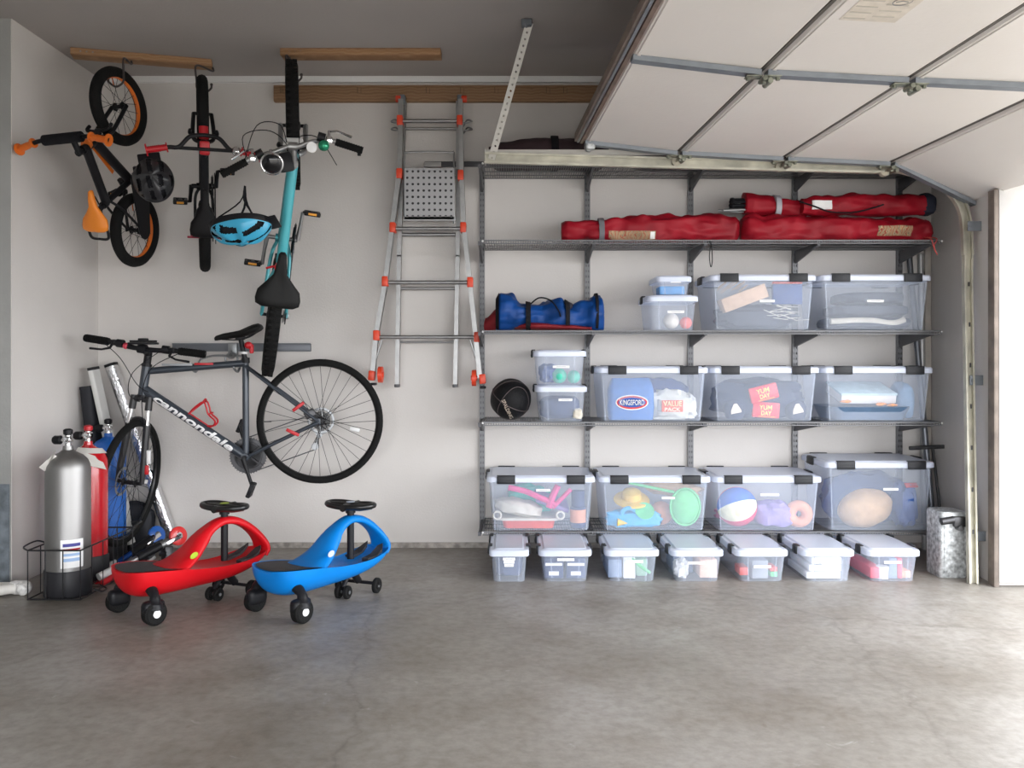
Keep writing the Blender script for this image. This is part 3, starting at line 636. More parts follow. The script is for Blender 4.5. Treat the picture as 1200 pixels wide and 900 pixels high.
x, z = SEC[0]; o = dpt(x+.04, z-.02, .01); m = M(gorg); m.box(o, (.05, .05, .05), bev=.01); m.cyl(o, o-W*.07, .006); m.cyl(o-W*.04, o-W*.065, .022, n=20); m.cyl(o+V((0, 0, -.02)), o+V((.02, 0, .05)), .007); m.obj('corner_bracket', SPANG, gd)
# faded warning sticker on the second section
def doorpt(x, w, off): return dpt(x, sec_at(x)-off, w)
m = M(gorg)
def patch(m, xa, xb, wa, wb, off=.0012):
    m.add([doorpt(xa, wa, off), doorpt(xb, wa, off), doorpt(xb, wb, off), doorpt(xa, wb, off), doorpt(xa, wa, off-.001), doorpt(xb, wa, off-.001), doorpt(xb, wb, off-.001), doorpt(xa, wb, off-.001)],
          [(0, 1, 2, 3), (7, 6, 5, 4), (0, 4, 5, 1), (1, 5, 6, 2), (2, 6, 7, 3), (3, 7, 4, 0)])
patch(m, .925, 1.10, 1.77, 1.99)
m.m = 1
for k in range(9): patch(m, .932+.08*(k % 2), .932+.08*(k % 2)+.065, 1.785+.011*k*2, 1.793+.011*k*2, .0022)
m.obj('warning_sticker', [mat('aged_sticker', (.66, .60, .52), .7, noise_amt=.1, noise_scale=30), mat('faded_print', (.50, .46, .40), .7)], gd)
m = M(gorg); e = doorpt(1.045, 1.93, .0035); m.torus(.028, .0015, axm(e, (-.06, 0, 1)), 28, 6); m.tube([e+V((-.018, .006, 0)), e+V((0, -.004, 0)), e+V((.018, .004, 0))], .0012, 5); m.obj('maker_mark', mat('mark_grey', (.2, .2, .2), .6), gd)

# tracks
tr = thing('door_track', 'pale zinc garage door track, running below the top shelf then down beside the jamb', 'track', (0, -.56, 2.1))
torg = (0, -.56, 2.1)
pts = [V((-.146, -.565, 2.157)), V((.9, -.567, 2.128)), V((1.90, -.570, 2.103))]
curve = smooth_path([V((1.90, -.570, 2.103)), V((2.03, -.572, 2.10)), V((2.17, -.58, 2.05)), V((2.285, -.59, 1.975)), V((2.335, -.62, 1.85)), V((2.334, -.65, 1.64))], 5)
vert = [V((2.325, -.665, 1.5)), V((2.272, -.815, .0))]
m = M(torg)
def ctrack(pth, tw=.028):
    rings = []
    for i, p in enumerate(pth):
        t = (pth[min(i+1, len(pth)-1)]-pth[max(i-1, 0)]).normalized(); u = V((0, 1, 0)); u = (u-t*u.dot(t)).normalized(); w = t.cross(u)
        s = tw; y = .014
        prof = [(-s, -y), (-s*.6, -y), (-s*.6, -y+.004), (-s+.004, -y+.004), (-s+.004, y-.003), (s-.004, y-.003), (s-.004, -y+.004), (s*.6, -y+.004), (s*.6, -y), (s, -y), (s, y), (-s, y)]
        rings.append([p+w*a+u*b for a, b in prof])
    return rings
m.loft(ctrack(pts[:-1]+curve[:1]), cap=True); m.obj('horizontal_track', ZINC, tr)
m = M(torg); m.loft(ctrack(curve, .026)); m.obj('track_bend', ZINC, tr)
m = M(torg); m.loft(ctrack([curve[-1]]+vert, .022)); m.m = 1
for k in range(9):
    z = 1.9-.2*k*1.03
    if .05 < z < 1.6:
        f = (1.5-z)/1.5; p = V((2.325, -.665, 1.5)).lerp(V((2.272, -.815, 0)), f); m.box(p+V((0, -.0145, 0)), (.008, .003, .022))
m.obj('vertical_track', [ZINC, DST], tr)
m = M(torg); m.box2((-.14, -.545, 2.176), (1.98, -.535, 2.205)); m.box2((-.14, -.5945, 2.12), (-.138, -.535, 2.205)); m.obj('track_angle', PERF, tr)
for z, f in ((1.78, 0), (1.0, .333), (.22, .85)):
    p = V((2.33, -.70-.06*f, z)); m = M(torg); m.box(p+V((.02, 0, 0)), (.085, .004, .05), bev=.001); m.box(p+V((.06, .0, 0)), (.004, .03, .06)); m.cyl(p+V((-.01, -.008, 0)), p+V((-.01, .004, 0)), .008, n=6); m.obj('jamb_bracket', GALV, tr)
m = M(torg); p = V((2.245, -.74, .29)); m.box(p, (.06, .02, .05), bev=.004); m.cyl(p+V((-.03, 0, .01)), p+V((-.09, .0, 0.0)), .018); m.cyl(p+V((.0, -.02, -.03)), p+V((.0, .02, -.03)), .014); m.obj('latch_roller', DST, tr)

# punched angle hanger
hg = thing('track_hanger', 'cream punched steel angle hanging from the ceiling to the left end of the door track', 'bracket', (0, -.6, 2.4))
m = M((0, -.6, 2.4)); a = V((-.125, -.55, 2.15)); b = at(617, 30, -.86); b.z = 2.755
d = (b-a); n = int(d.length/.032); dn = d.normalized()
u1 = (V((1, -.2, 0))-dn*dn.dot(V((1, -.2, 0)))).normalized(); u2 = dn.cross(u1)
m.perf(a, u1, dn, 1, n, .034, d.length/n, .0055, .0055, .003)
m.perf(a+u2*(0), u2*(1 if u2.y > 0 else -1), dn, 1, n, .034, d.length/n, .0055, .0055, .003)
m.obj('punched_angle', PERF, hg)
m = M((0, -.6, 2.4)); m.box((b.x, b.y, 2.745), (.05, .05, .03), bev=.003); m.cyl((b.x, b.y-.03, 2.735), (b.x, b.y+.02, 2.735), .008); m.obj('ceiling_clip', GALV, hg)

# ------------------------------------------------------------------ soft bags
def clothbag(name, label, cat, p0, p1, prof, mt, zmin=None, wr=.012, fr=14, seed=0, n=40, ml=90, group=None, root=True, sq=.85):
    p0, p1 = V(p0), V(p1); ax = (p1-p0); L = ax.length; ax.normalize(); up = V((0, 0, 1)); side = ax.cross(up).normalized(); up = side.cross(ax)
    m = M(p0); rings = []; pw = lambda q: math.copysign(abs(q)**sq, q)
    def pr(t):
        for (a, x), (b, y) in zip(prof, prof[1:]):
            if t <= b:
                k = (t-a)/(b-a); k = k*k*(3-2*k); return [x[i]+(y[i]-x[i])*k for i in (0, 1, 2)]
        return prof[-1][1]
    for i in range(ml+1):
        t = i/ml; ry, rz, dz = pr(t); c_ = p0+ax*L*t+up*dz; r_ = []
        for j in range(n):
            a = 2*PI*j/n; dd = side*pw(math.cos(a))*ry+up*pw(math.sin(a))*rz; p = c_+dd
            k = noise.noise(p*fr+V((seed*7, 0, 0)))*wr+abs(noise.noise(V((p.x*fr*.5, p.z*fr*2.1, p.y*fr*1.3+seed*5))))*wr*1.3-noise.ridged_multi_fractal(p*fr*.35+V((0, seed*3, 0)), .9, 2, 3, 1, 2)*wr*.35 if wr else 0
            p = p+dd.normalized()*k*min(1, min(ry, rz)/.03)
            if zmin is not None and p.z < zmin: p.z = zmin
            r_.append(p)
        rings.append(r_)
    m.loft(rings); o = m.obj(name, mt, ang=80)
    o['label'] = label; o['category'] = cat
    if group: o['group'] = group
    return o, pr, p0, ax, L, up, side
REDF = mat('red_nylon', (.27, .004, .014), .55, spec=.3, noise_amt=.25, noise_scale=5, bump=.2, bump_scale=30)
REDD = mat('dark_red_nylon', (.20, .006, .012), .6, noise_amt=.15, noise_scale=5)
def strap_on(res, t, w, mt, name='strap', k=1.04, tag=None):
    o, pr, p0, ax, L, up, side = res; m = M(p0); rings = []
    for s in (-1, -1.001, 1.001, 1):
        tt = t+s*w/L/2; ry, rz, dz = pr(tt); kk = k if abs(s) == 1 else k+.03
        kk = .9 if abs(s) == 1 else k
        rings.append([p0+ax*L*tt+up*dz+side*math.copysign(abs(math.cos(a))**.85, math.cos(a))*(ry*kk+.008)+up*math.copysign(abs(math.sin(a))**.85, math.sin(a))*(rz*kk+.008) for a in [2*PI*i/32 for i in range(32)]])
    zf = min(v.co.z for v in o.data.vertices)+p0.z+.0005
    for r in rings:
        for p in r: p.z = max(p.z, zf)
    m.loft(rings); return m.obj(name, mt, o)
z4 = SZ[3]+.001
GB = 'red folding chair bags'
b1 = clothbag('chair_bag', 'long red nylon chair bag with a grey band, left half of the upper shelf', 'bag', (at(658, 0, -.30).x, -.30, z4+.060), (at(866, 0, -.30).x, -.28, z4+.075),
              [(0, (.045, .045, -.0)), (.03, (.065, .058, 0)), (.2, (.068, .060, 0)), (.5, (.08, .085, .008)), (.75, (.075, .08, .0)), (.97, (.07, .078, 0)), (1, (.04, .05, 0))], REDF, z4, wr=.02, seed=1, group=GB)
strap_on(b1, .22, .028, mat('grey_webbing', (.16, .16, .18), .8))
m = M(b1[2]); x = at(735, 0, -.37).x
ORNM = stripes('patterned_patch', [(.32, .05, .04), (.55, .42, .22), (.12, .10, .09), (.50, .32, .18)], 14, 'X', .8, 12)
def tagpatch(res, t0, t1, a0, a1, name='patch', mt=None, off=.006):
    o, pr, p0, ax, L, up, side = res; me = o.data; vs = []; N = 12
    from mathutils.bvhtree import BVHTree
    bv = BVHTree.FromPolygons([v.co+o.location for v in me.vertices], [tuple(p.vertices) for p in me.polygons])
    m = M(p0)
    for i in range(N+1):
        for j in range(5):
            t = t0+(t1-t0)*i/N; zz = a0+(a1-a0)*j/4
            c_ = p0+ax*L*t; ori = V((c_.x, -1.5, zz)); h = bv.ray_cast(ori, V((0, 1, 0)))
            q = h[0] if h[0] is not None else V((c_.x, p0.y-.06, zz)); vs.append(q+V((0, -off, 0)))
    vs2 = [v+V((0, .004, 0)) for v in vs]; K = len(vs); fs = []
    for i in range(N):
        for j in range(4):
            q = (i*5+j, (i+1)*5+j, (i+1)*5+j+1, i*5+j+1); fs += [q, tuple(K+k for k in reversed(q))]
    m.add(vs+vs2, fs); return m.obj(name, mt or ORNM, o, ang=60)
tagpatch(b1, .26, .52, z4+.008, z4+.055)
tagpatch(b1, .49, .515, z4+.012, z4+.05, 'tag', PAPER, .009)
b2 = clothbag('chair_bag', 'long red nylon chair bag with picture patch at right end, under two others', 'bag', (at(869, 0, -.30).x, -.29, z4+.076), (at(1089, 0, -.30).x, -.29, z4+.062),
              [(0, (.05, .06, 0)), (.02, (.075, .078, 0)), (.3, (.08, .080, 0)), (.55, (.082, .075, 0)), (.7, (.075, .064, 0)), (.85, (.078, .068, 0)), (.98, (.07, .062, 0)), (1, (.05, .05, 0))], REDF, z4, wr=.02, seed=4, group=GB)
tagpatch(b2, .70, .88, z4+.030, z4+.082)
z5 = z4+.155
b3 = clothbag('chair_bag', 'short red bag open at its left end over dark chair legs', 'bag', (at(872, 0, -.26).x, -.25, z5+.052), (at(962, 0, -.26).x, -.22, z5+.050),
              [(0, (.05, .058, .015)), (.1, (.06, .065, .01)), (.45, (.055, .055, 0)), (.7, (.05, .045, -.005)), (1, (.03, .03, -.01))], REDF, z5-.01, seed=7, ml=50, group=GB)
strap_on(b3, .42, .03, mat('reflective_band', (.38, .38, .42), .5))
m = M(b3[2]); rnd = random.Random(4)
for i in range(9):
    a = 2*PI*i/9; q = b3[2]+V((0, .028*math.cos(a), .028*math.sin(a)+.012)); m.cyl(q+V((.05, 0, 0)), q+V((-.055-.02*rnd.random(), 0, .0)), .0085, n=8)
    m.ball(q+V((-.065, 0, 0)), .012, 8, 6)
m.obj('chair_leg', DKF, b3[0])
m = M(b3[2]); m.tube([b3[2]+V((0, -.03, -.02)), b3[2]+V((-.12, -.03, -.025))], .008, 8); m.tube([b3[2]+V((0, .0, -.03)), b3[2]+V((-.14, 0, -.02))], .007, 8); m.obj('metal_leg', STL, b3[0])
b4 = clothbag('chair_bag', 'red bag with black end and white tag, top right of the pile', 'bag', (at(938, 0, -.28).x, -.30, z5+.042), (at(1080, 0, -.28).x, -.28, z5+.058),
              [(0, (.035, .04, 0)), (.1, (.05, .052, 0)), (.4, (.062, .06, .006)), (.8, (.062, .06, 0)), (1, (.055, .055, -.004))], REDF, z5-.012, seed=11, ml=70, group=GB)
m = M(b4[2]); e = b4[2]+b4[3]*b4[4]
m.ball(e+V((.02, 0, 0)), (.055, .055, .062), 24, 14, .8, .1, 8, 2); m.obj('dark_end', mat('navy_fabric', (.015, .018, .035), .85), b4[0])
tagpatch(b4, .06, .22, z5+.020, z5+.068, 'tag', PAPER, .010)
m = M(b4[2]); m.tube(smooth_path([b4[2]+V((x_, y_, z_)) for x_, y_, z_ in ((-.03, -.055, .02), (.05, -.068, -.01), (.13, -.078, -.040), (.25, -.085, -.045), (.36, -.080, -.02), (.42, -.07, .0))]), .011, 6, flat=.4); m.obj('strap', DKF, b4[0])
m = M(b2[2]); x = at(1083, 0, -.36).x
m.tube(smooth_path([(x, -.36, z4+.02), (x+.0, -.44, z4+.0), (x+.012, -.446, z4-.05), (x+.03, -.446, z4-.085), (x+.012, -.446, z4-.04), (x+.03, -.44, z4+.002), (x+.01, -.37, z4+.02)]), .0025, 5)
m.obj('drawstring', mat('red_cord', (.65, .08, .07), .7), b2[0])
m = M((1.08, -.44, 1.7)); x = at(832, 0, -.435).x
m.tube(smooth_path([(x, -.25, z4-.008), (x, -.436, z4-.012), (x+.004, -.438, z4-.03), (x-.004, -.438, z4-.09), (x+.004, -.438, z4-.15), (x+.012, -.438, z4-.11), (x+.006, -.438, z4-.03), (x+.005, -.40, z4-.012)]), .0025, 5)
o = m.obj('hanging_cord', DKF); o['label'] = 'thin black cord hanging below the shelf of red bags'; o['category'] = 'cord'

# top shelf duffels
z6 = SZ[4]+.001
BRD = mat('black_maroon_nylon', (.035, .018, .022), .7, noise_amt=.3, noise_scale=4)
t1 = clothbag('duffel_bag', 'long black and maroon duffel bag on the top shelf behind the door track', 'bag', (at(573, 0, -.25).x, -.24, z6+.07), (at(712, 0, -.25).x, -.24, z6+.075),
              [(0, (.08, .05, 0)), (.08, (.12, .075, 0)), (.5, (.13, .085, .01)), (.9, (.12, .08, .0)), (1, (.08, .06, 0))], BRD, z6, seed=21, wr=.008)
strap_on(t1, .55, .04, DKF)
tagpatch(t1, .08, .2, z6+.03, z6+.045, 'trim', mat('maroon_trim', (.30, .01, .06), .6))
t2 = clothbag('tent_bag', 'flat black bag on the top shelf, half hidden behind the raised door edge', 'bag', (at(735, 0, -.25).x, -.24, z6+.045), (at(1000, 0, -.25).x, -.24, z6+.04),
              [(0, (.08, .03, 0)), (.08, (.12, .045, 0)), (.5, (.12, .05, .0)), (.9, (.11, .04, .0)), (1, (.08, .02, 0))], BRD, z6, seed=25, wr=.006)

# blue duffel + red cloth
z3 = SZ[2]+.001
BLN = mat('blue_nylon', (.003, .045, .20), .5, spec=.3, noise_amt=.3, noise_scale=6, bump=.2, bump_scale=30)
x0, x1 = at(581, 0, -.28).x, at(707, 0, -.28).x
bb = clothbag('gym_bag', 'sagging bright blue duffel bag with black straps on the shelf', 'bag', (x0, -.27, z3+.085), (x1, -.27, z3+.085),
              [(0, (.08, .075, .008)), (.04, (.11, .105, .018)), (.13, (.11, .10, .012)), (.24, (.10, .075, -.008)), (.40, (.10, .068, -.012)), (.52, (.10, .088, .004)), (.60, (.11, .088, .004)), (.68, (.105, .072, -.010)), (.84, (.10, .074, -.004)), (.90, (.11, .098, .014)), (.98, (.11, .102, .014)), (1, (.08, .08, .0))], BLN, z3, seed=31, wr=.024, fr=13)
strap_on(bb, .30, .026, DKF, k=1.08); strap_on(bb, .66, .022, DKF, k=1.08)
strap_on(bb, .015, .018, DKF, 'piping', 1.03); strap_on(bb, .93, .014, DKF, 'piping', 1.03)
p = V((at(661, 0, -.3).x, -.30, z3+.135)); m = M(bb[2]); m.ball(p, (.052, .04, .026), 20, 10, .8); m.torus(.045, .004, axm(p+V((0, -.005, .008)), (0, -.3, 1)), 24, 6, 1); m.obj('ball_pouch', mat('black_nylon', (.02, .018, .03), .6), bb[0])
m = M(bb[2]); q = at(640, 352, -.38); m.tube(smooth_path([at(622, 356, -.375), at(632, 349, -.388), at(645, 352, -.388), at(654, 363, -.388), at(657, 371, -.385)]), .010, 6, flat=.4); m.obj('carry_strap', DKF, bb[0])
rc, *_ = clothbag('towel', 'dark red folded cloth under the blue duffel bag', 'cloth', (x0-.055, -.17, z3+.03), (x1-.06, -.30, z3+.02),
              [(0, (.06, .045, .0)), (.1, (.08, .072, .02)), (.16, (.09, .06, .02)), (.2, (.10, .022, -.0)), (.5, (.145, .026, .0)), (.8, (.12, .018, -.005)), (1, (.09, .010, -.01))], REDD, z3, seed=35, wr=.006)

# basketball
z2 = SZ[1]+.001; r = .113; pc = V((at(598.5, 465, -.27).x, -.27, z2+r))
bk = M(pc).ball(pc, r, 48, 32).obj('basketball', mat('black_ball_rubber', (.007, .007, .008), .55, spec=.2, bump=.4, bump_scale=260)); bk['label'] = 'black basketball resting on the shelf left of the stacked bins'; bk['category'] = 'ball'
rot = Euler((.5, .35, .4)).to_matrix().to_4x4()
m = M(); seam = mat('ball_seam', (.09, .07, .07), .6)
m.torus(r+.0003, .0022, rot, 60, 6); m.torus(r+.0003, .0022, rot @ Matrix.Rotation(PI/2, 4, 'X'), 60, 6)
for s in (-1, 1):
    pts = []
    for i in range(40):
        a = 2*PI*i/40; d = V((math.cos(a)*.8, s*(.62+.2*math.cos(2*a)), math.sin(a))).normalized(); pts.append(rot @ (d*(r+.0003)))
    m.tube(pts, .0018, 6, closed=True)
m.obj('seam', seam, bk)
def on_ball(cx, cz, ang, R):
    def f(p):
        x = p.x*math.cos(ang)-p.y*math.sin(ang)+cx; z = p.x*math.sin(ang)+p.y*math.cos(ang)+cz
        return V((x, -math.sqrt(max(1e-6, R*R-x*x-z*z)), z))
    return f
text('SPALDING', 'lettering', mat('ball_letter', (.62, .52, .42), .5), bk, None, .115, .020, warp=on_ball(-.018, -.052, -1.15, r+.0012))
for k in (-1, 1):
    pass

# ------------------------------------------------------------------ things in the right corner
def leaning(name, label, cat, a, b, r, mt, n=12):
    a = V(a); m = M(a); m.cyl(a, b, r, n=n); m.cyl(a, V(a)+(V(b)-V(a)).normalized()*.03, r*1.08, n=n); m.cyl(V(b)-(V(b)-V(a)).normalized()*.03, b, r*1.08, n=n)
    o = m.obj(name, mt); o['label'] = label; o['category'] = cat; return o
leaning('steel_pipe', 'dark grey steel pipe leaning in the right corner, nearest the shelves', 'pipe', (2.39, -.20, .0), (2.31, -.045, 1.72), .016, mat('dark_pipe', (.16, .17, .19), .4, .7))
leaning('conduit', 'thick pale grey conduit leaning in the right corner', 'pipe', (2.40, -.05, 0), (2.385, -.03, 1.72), .017, mat('pale_pipe', (.42, .42, .42), .4, .5), 16)
o = M((2.43, -.03, 0)).box2((2.415, -.022, 0), (2.452, -.004, 1.9), .002).obj('timber_batten', mat('grey_batten', (.42, .39, .35), .8, noise_amt=.2)); o['label'] = 'slim grey beige batten standing upright in the right back corner'; o['category'] = 'batten'
m = M((2.40, -.25, 0)); a = V((2.405, -.28, 0)); b = at(1093, 524, -.20)
m.cyl(a, b, .008, n=10); m.box(b, (.268, .018, .022), rot=(0, -.045, 0), bev=.006)
o = m.obj('squeegee', mat('matt_black', (.02, .02, .022), .6)); o['label'] = 'black T-shaped squeegee leaning head up in the right corner'; o['category'] = 'squeegee'
m = M((2.23, -.63, 0)); b0 = [p+V((2.232, -.635, 0)) for p in rrect(.142, .16, .022, 0)]
m.loft([[p+V((0, 0, z_)) for p in [((q-V((2.232, -.635, 0)))*k)+V((2.232, -.635, 0)) for q in b0]] for z_, k in ((0, .95), (.008, 1), (.322, 1), (.333, .93))])
o = m.obj('metal_canister', SPANG); o['label'] = 'spangled grey metal box standing on the floor beside the door track'; o['category'] = 'metal box'
m = M((2.23, -.63, 0)); m.box((2.232, -.7165, .166), (.10, .004, .28), bev=.0015); m.obj('face_panel', SPANG, o)

# PVC pipe bottom left
pv = thing('pvc_pipe', 'white plastic drain pipe with elbow on the floor at the left edge', 'pipe', (-2.33, -1.0, 0))
po = (-2.33, -1.0, 0); PV = mat('pvc', (.68, .66, .62), .45, noise_amt=.1, noise_scale=18)
e = at(26, 697, -1.02); e.z = .035
m = M(po); m.tube([(-3.0, -1.01, .035), (e.x-.03, e.y, .035)], .024, 16); m.obj('pipe', PV, pv)
m = M(po); m.tube([(e.x-.01, e.y, .035), (e.x-.55, e.y-.42, .028)], .024, 16); m.obj('pipe', PV, pv)
m = M(po); m.tube(smooth_path([e+V((-.05, 0, 0)), e+V((-.01, 0, 0)), e+V((.012, -.012, 0.0)), e+V((.012, -.03, -.004))], 4), [.030, .034, .034, .03], 18); m.ball(e+V((.01, -.005, 0)), .035, 18, 12, zmin=0.001); m.obj('elbow', mat('pvc_elbow', (.72, .71, .69), .45, noise_amt=.25, noise_scale=60), pv)
# ------------------------------------------------------------------ bicycles
def bike(name, label, mtx, P):
    t = thing(name, label, 'bicycle', mtx=mtx)
    R = V((0, 0, 0)); f3 = lambda q, y=0.: V((q[0], y, q[1]))
    Fh, BB, ST, HT, HB = f3(P['F']), f3(P['BB']), f3(P['ST']), f3(P['HT']), f3(P['HB'])
    r, tr_, hw = P['r'], P['tyre'], P.get('hub', .055); ax = (HT-HB).normalized()
    S4 = Matrix.Translation(HB) @ Matrix.Rotation(math.radians(P.get('steer', 0)), 4, ax) @ Matrix.Translation(-HB)
    S = lambda p: S4 @ V(p)
    fr = P['frame_m']; tt = P['tubes']   # radii: top, down, seat, head, stays
    m = M()
    def tb(a, b, r0, r1=None, n=14): m.tube([a, a.lerp(b, .5), b], [r0, r1 if r1 else r0, r0], n)
    if 'path_top' in P: m.tube(smooth_path([f3(q) for q in P['path_top']], 5), tt[0], 14)
    else: tb(HT.lerp(HB, .15), ST, tt[0])
    tb(HT.lerp(HB, .8), BB, tt[1]); tb(BB, ST+(ST-BB).normalized()*.02, tt[2]); m.tube([HT+ax*.004, HB-ax*.004], tt[3], 18)
    m.cyl(BB+V((0, -.037, 0)), BB+V((0, .037, 0)), .022 if r > .25 else .018)
    sj = BB.lerp(ST, P.get('ssj', .93))
    for s in (-1, 1):
        m.tube(smooth_path([BB+V((-.01, s*.02, 0)), BB.lerp(R, .25)+V((0, s*(tr_+.016), 0)), R+V((0, s*hw, 0))], 5), tt[4], 10)
        m.tube(smooth_path([sj+V((0, s*.012, 0)), sj.lerp(R, .3)+V((0, s*(tr_+.014), 0)), R+V((0, s*hw, 0))], 5), tt[4]*.9, 10)
        m.box(R+V((.006, s*hw, .004)), (.03, .007, .032), bev=.002)
    fo = m.obj('frame', fr, t)
    for k, (q, w_, h_, col, ang) in enumerate(P.get('decals', [])):
        M().box(f3(q[:2], q[2]), (w_, .002, h_), rot=(0, ang, 0), bev=.0008).obj('decal', col, fo)
    M().tube([HT+ax*.004, HT+ax*.018], tt[3]*1.12, 18).obj('headset', BLK, t)
    M().tube([HB-ax*.004, HB-ax*.016], tt[3]*1.12, 18).obj('headset', BLK, t)
    # fork
    cr = HB-ax*(.03); wid = tr_+.022
    m = M(); m.tube([S(HB-ax*.01), S(cr)], tt[3]*.8, 12)
    rk = V((ax.z, 0, -ax.x)); rk = rk if rk.x > 0 else -rk   # forward of the axis
    off = (Fh-HB).dot(rk)
    for s in (-1, 1):
        if P.get('susp'):
            top = cr+rk*off*.8+V((0, s*wid, .0)); bot = Fh+V((0, s*(hw+.002), 0))
            m.m = 0; m.tube([S(cr+V((0, s*.01, .004))), S(cr+rk*off*.5+V((0, s*wid*.7, .004))), S(top)], .019, 12)
            m.tube([S(top+ax*.02), S(top.lerp(bot, .12))], .019, 14)
            m.m = 1; m.tube([S(top), S(top.lerp(bot, .45))], .0135, 14)
            m.m = 0; m.tube([S(top.lerp(bot, .30)), S(top.lerp(bot, .8)), S(bot)], [.019, .018, .012], 14)
        else:
            m.tube([S(q) for q in smooth_path([cr+V((0, s*.008, 0)), cr.lerp(Fh, .16)+V((0, s*wid, 0)), Fh+V((0, s*hw, 0))], 6)], tt[4]*1.35, 10)
    if P.get('susp'):
        ar = [cr+rk*off*.8+(Fh-cr)*.30+V((0, wid*math.cos(a), .0))+ax*(.035*math.sin(a)) for a in [PI*i/8 for i in range(9)]]
        m.tube([S(q) for q in ar], .010, 8)
    fk = m.obj('fork', [P['fork_m'], CHR], t)
    if P.get('susp'):
        M().box(S(Fh+ax*.15+V((0, hw+.018, 0))), (.02, .02, .075), bev=.004).obj('decal', WPL, fk)
        M().box(S(Fh+ax*.08+V((0, hw+.018, 0))), (.02, .02, .05), bev=.004).obj('decal', RED, fk)
    # wheels
    def wheel(cen, X, st, rear):
        m = M(); A = X @ axm(cen, (0, 1, 0), (1, 0, 0)); rr = r-tr_*1.55
        m.torus(rr, tr_*.52, A, 56, 8, 1.1); m.m = 1
        m.lathe([(.001, -hw), (.009, -hw), (.009, -hw*.6), (.022, -hw*.55), (.022, -hw*.5), (.011, -hw*.4), (.011, hw*.4), (.022, hw*.5), (.022, hw*.55), (.009, hw*.6), (.009, hw), (.001, hw)], A, 16)
        ns = P.get('spokes', 28)
        for i in range(ns):
            s = 1 if i % 2 else -1; a = 2*PI*i/ns; cr_ = (1 if (i//2) % 2 else -1)*1.1
            h = V((.020*math.cos(a+cr_), .020*math.sin(a+cr_), s*hw*.5)); e = V((rr*math.cos(a), rr*math.sin(a), 0))
            m.tube([A @ h, A @ e], .00125 if r > .25 else .0014, 4)
        m.m = 0; m.tube([A @ V((rr, 0, 0)), A @ V((rr-.05, 0, 0))], .003, 6)
        w = m.obj('wheel', [P['rim_m'], P.get('hub_m', BLK)], t)
        m = M(); m.torus(r-tr_, tr_, A, 72, 12, 1.0)
        if P.get('knobs'):
            nk = 64
            for i in range(nk):
                for sy in (-.5, .5):
                    a = 2*PI*(i+(.5 if sy > 0 else 0))/nk; cc = A @ V(((r-.002)*math.cos(a), (r-.002)*math.sin(a), sy*tr_))
                    m.box((0, 0, 0), (.006, .012, tr_*.7), mtx=A @ Matrix.Translation(((r-.0015)*math.cos(a), (r-.0015)*math.sin(a), sy*tr_)) @ Matrix.Rotation(a, 4, 'Z'))
        m.obj('tyre', RUB, w)
        if P.get('tyre_text'):
            for a0 in (P.get('ta', 2.6), P.get('ta', 2.6)+PI):
                rt = r-tr_*.95
                def wp(p, a0=a0):
                    a = a0-p.x/rt; return A @ V(((rt+p.y)*math.cos(a), (rt+p.y)*math.sin(a), -tr_*1.01)) if False else A @ V(((rt+p.y)*math.cos(a0+p.x/rt), (rt+p.y)*math.sin(a0+p.x/rt), -tr_*1.02))
                text('SCHWALBE', 'lettering', mat('tyre_letter', (.55, .55, .55), .6), w, None, .15, .016, warp=wp)
        for a in P.get('reflectors', []):
            M().box((0, 0, 0), (.055, .022, .008), bev=.004, mtx=A @ Matrix.Rotation(a, 4, 'Z') @ Matrix.Translation((rr*.62, 0, 0))).obj('reflector', P.get('refl_m', WPL), w)
        if P.get('disc'):
            m = M(); dr = .08 if not rear else .075; yy = .62*hw
            m.torus(dr-.009, .008, A @ Matrix.Translation((0, 0, -yy)), 36, 6, .12)
            for i in range(6): a = 2*PI*i/6; m.tube([A @ V((.018*math.cos(a), .018*math.sin(a), -yy)), A @ V(((dr-.012)*math.cos(a+.5), (dr-.012)*math.sin(a+.5), -yy))], .003, 5)
            m.obj('brake_disc', STL, w)
        return w
    wheel(R, Matrix(), 0, True); wheel(Fh, S4, 1, False)
    if P.get('disc'):
        M().box(S(Fh+V((-.05, hw*.75, .06))), (.05, .03, .045), rot=(0, 0, math.radians(P.get('steer', 0))), bev=.008).obj('brake_caliper', DST, t)
        M().box(R+V((.05, hw*.75, .045)), (.06, .03, .045), rot=(0, .5, 0), bev=.008).obj('brake_caliper', DST, t)
    # handlebar
    bc, hb, hz = f3(P['bar']), P['bar_w']/2, P['rise']
    kk = P.get('bar_r', .0115)
    m = M(); bp = P.get('bar_pts')
    back = P.get('sweep', .03)
    if bp: pth = [bc+V((x, y, z)) for x, y, z in bp]
    else: pth = [bc+V((-back, -hb, hz)), bc+V((-back*.4, -hb*.55, hz)), bc+V((0, -hb*.28, hz*.3)), bc+V((0, -.02, 0)), bc+V((0, .02, 0)), bc+V((0, hb*.28, hz*.3)), bc+V((-back*.4, hb*.55, hz)), bc+V((-back, hb, hz))]
    sp = [S(q) for q in smooth_path(pth, 5)]; m.tube(sp, kk, 12)
    if P.get('crossbar'): q = P['crossbar']; m.tube([S(bc+V((-.0, -q[0], q[1]))), S(bc+V((0, q[0], q[1])))], kk*.85, 10)
    hbo = m.obj('handlebar', P['bar_m'], t)
